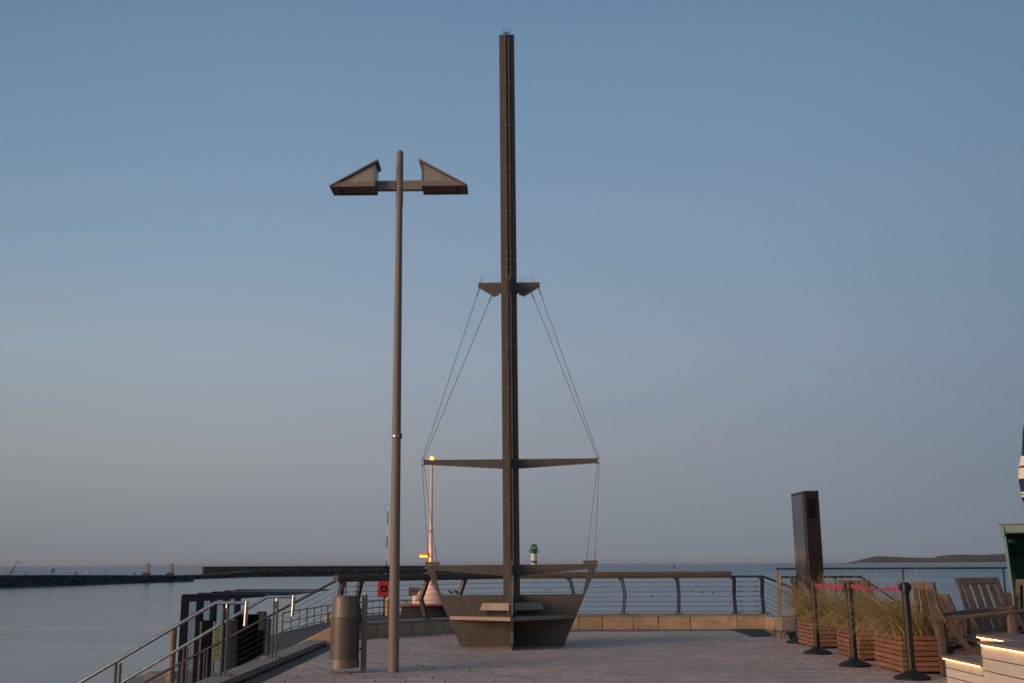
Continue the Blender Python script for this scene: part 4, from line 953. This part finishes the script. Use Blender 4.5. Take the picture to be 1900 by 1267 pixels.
planter(c3.x, c3.y, pw, .95, 'farthest slatted wooden planter, in front of the kiosk')
tuft(c1.x, c1.y, pw, 1.0, 'pale windblown grass clump in the nearest planter', 1500, tall=.78, lean=.8)
tuft(c2.x, c2.y, pw, 1.0, 'pale windblown grass clump in the middle planter', 1450, tall=.84, lean=.85)
tuft(c3.x, c3.y, pw, .95, 'pale windblown grass clump in the farthest planter by the kiosk', 1250, tall=.84, lean=.8)

# ------------------------------------------------------------------ barrier stanchions
def stanchion(px, py, pxt, pyt, lab):
    b = G(px, py); h = P(pxt, pyt, b.y).z; t = thing('barrier_stanchion', lab, 'stanchion', b, 'belt barrier stanchions'); t.rotation_euler = (rad(random.uniform(-.6, .6)), rad(-.3), 0); t.scale = (1.2, 1.2, 1)
    m_ = MB(); m_.lathe([(.165, 0), (.168, .022), (.15, .038), (.08, .066), (.05, .095), (.043, .105)], n=36); m_.build('base', m_rubber, t)
    m_ = MB(); m_.lathe([(.036, .1), (.034, h*.9)], n=20); m_.build('pole', m_rubber, t)
    m_ = MB(); m_.lathe([(.041, h-.115), (.042, h-.11), (.042, h-.012), (.036, h)], n=20); m_.box((.045, 0, h-.055), (.022, .05, .07)); m_.box((-.045, 0, h-.055), (.022, .05, .07)); m_.build('belt_head', m_rubber, t, bevel=.003)
    return b, h, t
s0_ = stanchion(1482, 1192, 1487, 1071, 'farthest black belt stanchion, standing beside the kiosk')
s1_ = stanchion(1517, 1212, 1507, 1077, 'second farthest black stanchion, where the magenta belt begins')
s2_ = stanchion(1586, 1235, 1575, 1078, 'black stanchion in the middle of the magenta belt')
s3_ = stanchion(1693, 1259, 1681, 1079.5, 'nearest black stanchion in front of the nearest planter')
def belt(a, b, twist, sag):
    pa = Vector(a[0])+Vector((0, 0, a[1]-.055)); pb = Vector(b[0])+Vector((0, 0, b[1]-.055)); d = (pb-pa).normalized(); pa += d*.05; pb -= d*.05
    m_ = MB(); n = 18; side = Vector((-d.y, d.x, 0)); vs = []; fs = []
    for i in range(n+1):
        t = i/n; c = pa.lerp(pb, t)+Vector((0, 0, -sag*4*t*(1-t))); th = twist*math.sin(PI*t); u = Vector((0, 0, 1))*math.cos(th)+side*math.sin(th); w = u.cross(d)*.0012
        for s_, w_ in ((1, 1), (1, -1), (-1, -1), (-1, 1)): vs.append(c+u*s_*.026+w*w_)
        if i: k = (i-1)*4; fs += [(k+j, k+(j+1) % 4, k+4+(j+1) % 4, k+4+j) for j in range(4)]
    fs += [(0, 1, 2, 3), tuple(n*4+j for j in (3, 2, 1, 0))]
    m_.add(vs, fs); return m_.build('barrier_belt', m_belt)
tag(belt(s1_, s2_, .25, .025), 'wide flat magenta belt between the second and middle stanchions', 'barrier belt', 'magenta barrier belts')
tag(belt(s2_, s3_, 1.25, .035), 'twisted magenta belt between the middle and nearest stanchions', 'barrier belt', 'magenta barrier belts')

# ------------------------------------------------------------------ terrace deck
DX = c1.x+pw+.02
deck = thing('terrace_deck', 'dark boarded terrace deck behind the planters', 'deck', (DX+2, 14, 0))
x = 5.10
while x < 12:
    m_ = MB(); m_.box((x+.07, (8.0+LY)/2, -.012), (.138, LY-8.0, .05)); m_.build('deck_board', m_deck, deck, world=True); x += .145

# ------------------------------------------------------------------ slatted lounge chairs
def lounge(loc, yaw, lab, w=.62, btx=-.52, scale=1.0):
    """faces +x locally: back at -x, arms run along x"""
    t = thing('lounge_chair', lab, 'chair', loc, 'teak lounge chairs'); t.rotation_euler = (0, 0, yaw); t.scale = (scale,)*3
    bt = Vector((btx, 0, .86)); bb_ = Vector((-.28, 0, .26)); bd = (bt-bb_).normalized()
    n = 6; sw = (w-.06)/n
    m_ = MB()
    for s_ in (-1, 1): m_.bar(bb_+Vector((0, s_*(w/2-.025), 0)), bt+Vector((0, s_*(w/2-.025), 0)), .05, .03, up=Vector((0, 1, 0)).cross(bd))
    m_.bar(bt+Vector((0, -w/2, 0))-bd*.035, bt+Vector((0, w/2, 0))-bd*.035, .028, .07, up=bd)
    m_.build('back_frame', m_teak, t, bevel=.004)
    for i in range(4):
        yy = -w/2+.06+(i+.5)*(w-.12)/4
        m_ = MB(); m_.bar(bb_+Vector((0, yy, 0)), bt+Vector((0, yy, 0))-bd*.072, (w-.12)/4*.66, .016, up=Vector((0, 1, 0)).cross(bd)); m_.build('back_slat', m_teak, t)
    for i in range(6):
        f = i/5; m_ = MB(); m_.box((-.24+f*.62, 0, .27+f*.09), (.085, w-.06, .018), rot('Y', -.14)); m_.build('seat_slat', m_teak, t)
    for s_ in (-1, 1):
        yy = s_*(w/2+.02)
        m_ = MB(); m_.bar((-.42, yy, .50), (.40, yy, .59), .075, .028); m_.build('armrest', m_teak, t, bevel=.004)
        m_ = MB(); m_.bar((.37, yy, 0), (.35, yy, .575), .055, .06); m_.build('leg', m_teak, t, bevel=.004)
        m_ = MB(); m_.bar((-.36, yy, 0), (-.36, yy, .495), .055, .05); m_.build('leg', m_teak, t, bevel=.004)
        m_ = MB(); m_.bar((-.40, yy, .12), (.42, yy, .33), .028, .07); m_.bar((-.30, yy*.98, .48), (-.02, yy*.98, .16), .025, .05); m_.build('side_rail', m_teak, t)
    return t
def back_at(px, py, d, yaw, sc): 
    p = P(px, py, d); b = Vector((-.52*sc, 0)); return Vector((p.x-b.x*math.cos(yaw), d-b.x*math.sin(yaw), .013))
p1 = P(1745, 1150, 13.05); y1 = rad(5); k1 = Vector((-.36*1.22, -.26*1.22))
lounge((p1.x-(k1.x*math.cos(y1)-k1.y*math.sin(y1)), 13.05-(k1.x*math.sin(y1)+k1.y*math.cos(y1)), .013), y1, 'teak lounge chair in side view behind the nearest planter', scale=1.22, w=.46, btx=-.385)
lounge(back_at(1811, 1068, 14.9, rad(-75), 1.25), rad(-75), 'teak lounge chair whose wide slatted back stands against the sea', scale=1.25, w=.54)
lounge(back_at(1738, 1106, 15.2, rad(8), 1.0), rad(8), 'low teak lounge chair tucked behind the chair in side view', scale=1.0)
lounge(back_at(1936, 1068, 15.9, rad(235), 1.2), rad(235), 'teak lounge chair at the right edge in front of the beach chair', scale=1.2)
lounge(back_at(1582, 1076, 16.05, rad(16), 1.2), rad(16), 'teak lounge chair mostly hidden behind the grass and planters', scale=1.2)
t = thing('side_table', 'low dark slatted table between the lounge chairs', 'table', (7.25, 12.95, .013))
for j in range(5): m_ = MB(); m_.box((-.26+.13*j, 0, .36), (.12, .55, .022)); m_.build('table_slat', m_teak, t)
for sx_ in (-1, 1):
    for sy_ in (-1, 1): m_ = MB(); m_.box((sx_*.26, sy_*.22, .175), (.05, .05, .35)); m_.build('leg', m_teak, t)
m_ = MB(); m_.lathe([(.18, 0), (.22, .02), (.23, .06), (.2, .1), (.08, .115)], (6.85, 14.35, .34), 24); tag(m_.build('seat_cushion', m_cush), 'grey round cushion on the chair with slatted back', 'cushion')
m_ = MB(); m_.box((7.05, 14.0, .40), (.26, .18, .035), rot('Z', .4)); tag(m_.build('folded_towel', m_lwhite, bevel=.012), 'white folded towel on the seat near the beach chair', 'towel')

# ------------------------------------------------------------------ hooded beach chair at the right edge
hd_ = 16.2; hx = P(1861, 1040, hd_).x; hz = P(1862, 973, hd_).z
BC = thing('hooded_beach_chair', 'mint green hooded beach chair with dark wicker inside', 'beach chair', (hx, hd_-.1, 0)); BC.rotation_euler = (0, 0, rad(-25))
W_, Dp = 1.3, .85
for sx_, nm in ((0, 'side_panel'), (W_-.04, 'side_panel')):
    m_ = MB(); m_.ext([(hx+sx_+.05, hd_, .02), (hx+sx_+.05, hd_+Dp, .02), (hx+sx_, hd_+Dp+.25, hz-.25), (hx+sx_, hd_+.55, hz-.02), (hx+sx_-.012, hd_-.10, hz-.02), (hx+sx_, hd_-.02, hz-.5)], (.04, 0, 0)); m_.build(nm, m_teal, BC, world=True)
m_ = MB(); m_.ext([(hx+.03, hd_+Dp+.2, .1), (hx+W_-.03, hd_+Dp+.2, .1), (hx+W_-.03, hd_+Dp+.24, hz-.2), (hx+.03, hd_+Dp+.24, hz-.2)], (0, .03, 0)); m_.build('back_panel', m_tealin, BC, world=True)
m_ = MB(); m_.ext([(hx+.03, hd_-.1, hz-.06), (hx+W_-.03, hd_-.1, hz-.06), (hx+W_-.03, hd_+Dp+.3, hz-.2), (hx+.03, hd_+Dp+.3, hz-.2)], (0, 0, .03)); m_.build('hood_roof', m_tealin, BC, world=True)
m_ = MB(); m_.box((hx+W_/2-.01, hd_-.125, hz-.065), (W_+.06, .03, .10)); m_.build('hood_fascia', m_teal, BC, world=True)
m_ = MB(); m_.box((hx+W_/2-.01, hd_-.125, hz-.003), (W_+.08, .05, .016)); m_.box((hx+W_/2-.01, hd_-.125, hz-.122), (W_+.04, .036, .014)); m_.build('fascia_trim', m_trim, BC, world=True)
m_ = MB(); m_.box((hx-.01, hd_-.14, hz-.10), (.05, .05, .14)); m_.box((hx+.012, hd_-.13, hz-.24), (.03, .03, .12)); m_.build('hinge_bracket', m_teal, BC, world=True)
m_ = MB(); m_.box((hx+W_/2, hd_+.35, .40), (W_-.12, .66, .12)); m_.build('seat', m_cush, BC, world=True)
m_ = MB(); m_.bar((hx+.05, hd_+Dp+.1, hz-.42), (hx+W_-.05, hd_+Dp+.1, hz-.42), .02, .02); m_.build('inner_bar', m_black, BC, world=True)
m_ = MB(); m_.box((hx-.10, hd_-.25, .43), (.09, .09, .86)); tag(m_.build('wooden_post', m_teak), 'short dark post standing beside the beach chair', 'post')

# folded parasol at the right edge
pd_ = 11.2; pc = P(1925, 850, pd_); PR = thing('folded_parasol', 'folded navy parasol with cream print hanging at the right edge', 'parasol', (pc.x, pd_, 0))
pzf = lambda py: P(1900, py, pd_).z
rx = lambda px, py: max(.03, pc.x-P(px, py, pd_).x)
prof = [(1921, 700), (1904, 760), (1898.5, 800), (1897, 840), (1893, 865), (1891.5, 888), (1895, 905), (1898, 925), (1906, 938)]
def folds(prof, amp, m, name, a0=0, a1=2*PI, off=0, n=56, parent=PR):
    m_ = MB(); vs = []; fs = []
    for i, (px, py) in enumerate(prof):
        r_ = rx(px, py)+off; z = pzf(py)
        for j in range(n+1):
            a = a0+(a1-a0)*j/n; q_ = r_*(1-amp*(.5+.5*math.cos(8*a+PI*1.0)))
            vs.append((math.cos(a)*q_, math.sin(a)*q_, z))
        if i: k = (i-1)*(n+1); fs += [(k+j, k+j+1, k+n+2+j, k+n+1+j) for j in range(n)]
    m_.add(vs, fs); return m_.build(name, m, parent)
cp = folds(prof, .10, m_navyc, 'canopy')
folds([(1896, 846), (1893, 864)], .10, m_cream, 'printed_patch', PI*.80, PI*1.32, .006, 20, cp); folds([(1892.6, 868), (1891.5, 888)], .10, m_cream, 'printed_patch', PI*.80, PI*1.32, .006, 20, cp)
folds([(1896.2, 912), (1897, 916)], .10, m_lwhite, 'printed_letter', PI*.93, PI*1.16, .006, 8, cp); folds([(1897.3, 918), (1898, 922)], .10, m_lwhite, 'printed_letter', PI*.93, PI*1.16, .006, 8, cp)
m_ = MB(); m_.tube([(0, 0, 0), (0, 0, pzf(700)+.1)], .028, 12); m_.build('pole', m_dsteel, PR)
m_ = MB(); m_.lathe([(.3, 0), (.3, .06), (.06, .1), (.04, .3)], n=24); m_.build('base', m_rubber, PR)

# ------------------------------------------------------------------ white plank steps with warm light strips
SX = 4.6
def on_face(px, py):
    r = ray(px, py); d = SX*r.y/r.x; return P(px, py, d)
lowp_ = on_face(1753, 1214); lowe_ = on_face(1821, 1233); upp_ = on_face(1820, 1191)
def plank_box(t, x0, x1, y0, y1, h, led=True, rows=3, board=.17):
    z = h-.035; r_ = 0; hh = (z-.02)/rows
    for r_ in range(rows):
        za_ = .02+r_*hh
        m_ = MB(); m_.box((x0+.011, (y0+y1)/2, za_+hh/2), (.022, y1-y0, hh-.008)); m_.build('plank', m_white, t, world=True, bevel=.003)
        m_ = MB(); m_.box(((x0+x1)/2+.012, y1-.011, za_+hh/2), (x1-x0-.026, .022, hh-.008)); m_.build('plank', m_white, t, world=True, bevel=.003)
    m_ = MB(); m_.box(((x0+x1)/2+.03, (y0+y1)/2-.02, z/2), (x1-x0-.07, y1-y0-.06, z-.01)); m_.build('core', m_rubber, t, world=True)
    m_ = MB(); m_.box(((x0+x1)/2-.018, (y0+y1)/2, h-.014), (x1-x0+.036, y1-y0+.02, .028)); m_.build('top_board', m_decktop, t, world=True, bevel=.003)
    if led:
        m_ = MB(); yy = y0+.03
        while yy < y1-.02: ll = random.uniform(.05, .16); m_.box((x0-.016, yy+ll/2, h-.033), (.008, ll, .009)); yy += ll+random.choice((.004, .004, .03))
        m_.build('light_strip', m_led, t, world=True, kind='stuff')
t = thing('plank_step', 'lower white plank step with a glowing light strip', 'step', (SX+.5, 11.0, 0), 'white plank steps'); plank_box(t, SX, 5.9, upp_.y+.012, lowp_.y, (lowp_.z+lowe_.z)/2+.008)
t = thing('plank_step', 'higher white plank step with a glowing light strip at the right edge', 'step', (SX+1.5, 9.8, 0), 'white plank steps'); plank_box(t, SX, 8, 8.4, upp_.y, upp_.z+.010, rows=4)
t = thing('plank_step', 'back plank platform with a short light strip behind the higher step', 'step', (6.6, 11.4, 0), 'white plank steps'); yb0 = upp_.y+.95; xb = P(1818, 1180, yb0+.6).x; plank_box(t, xb, 8, upp_.y+.02, yb0+.6, P(1816, 1176, yb0+.6).z, rows=4)

# ------------------------------------------------------------------ unseen houses added behind the camera to deepen the sculpture's shade side
m_wall = mat('shade_house_dark_wall', (.04, .034, .03), .9, 0, .1, .6)  # kept dark so the added houses bounce little light
m_tile = mat('house_roof_tiles', (.06, .035, .03), .85, 0, .2, 2)
m_pane = mat('house_window_pane', (.012, .014, .017), .15, 0, .1, 1)
def house(x0, x1, y0, y1, h, lab, face):
    t = thing('shade_house', lab, 'house', ((x0+x1)/2, (y0+y1)/2, 0))
    m_ = MB(); m_.box(((x0+x1)/2, (y0+y1)/2, h/2), (x1-x0, y1-y0, h)); m_.build('wall', m_wall, t, world=True)
    m_ = MB(); ym = (y0+y1)/2
    m_.ext([(x0-.4, y0-.4, h), (x0-.4, y1+.4, h), (x0-.4, ym, h+2.6)], (x1-x0+.8, 0, 0)); m_.build('roof', m_tile, t, world=True)
    for fl in range(int(h//3)):
        n = int(((y1-y0) if face == 'x' else (x1-x0))//2.6)
        for k in range(n):
            z = 1.7+3*fl; u = (k+.5)/n
            c = (x0-.03, y0+(y1-y0)*u, z) if face == 'x' else (x0+(x1-x0)*u, y1+.03, z)
            d3 = (.06, 1.2, 1.6) if face == 'x' else (1.2, .06, 1.6); d4 = (.09, 1.0, 1.4) if face == 'x' else (1.0, .09, 1.4)
            m_ = MB(); m_.box(c, d3); w_ = m_.build('window', m_lwhite, t, world=True)
            m_ = MB(); m_.box(c, d4); m_.build('pane', m_pane, w_, world=True)
house(9.5, 19, -9, 7, 7.5, 'unseen dark house added beside the terrace to block light from the right', 'x')
house(-1, 30, -34, -22, 11, 'unseen long dark house added behind the camera to block light', 'y')
# ------------------------------------------------------------------ sea air
m_ = MB(); m_.box((0, 22000, 33.0), (60000, 46000, 74.0)); hz_ = m_.build('haze', m_sea); hz_['kind'] = 'stuff'
mh = bpy.data.materials.new('sea_haze'); mh.use_nodes = True; t_ = mh.node_tree; t_.nodes.remove(t_.nodes['Principled BSDF'])
pv = nd(t_, 'ShaderNodeVolumePrincipled'); pv.inputs['Color'].default_value = (.62, .67, .76, 1); pv.inputs['Density'].default_value = .000035; pv.inputs['Anisotropy'].default_value = .0
t_.links.new(pv.outputs[0], t_.nodes['Material Output'].inputs['Volume']); hz_.data.materials[0] = mh
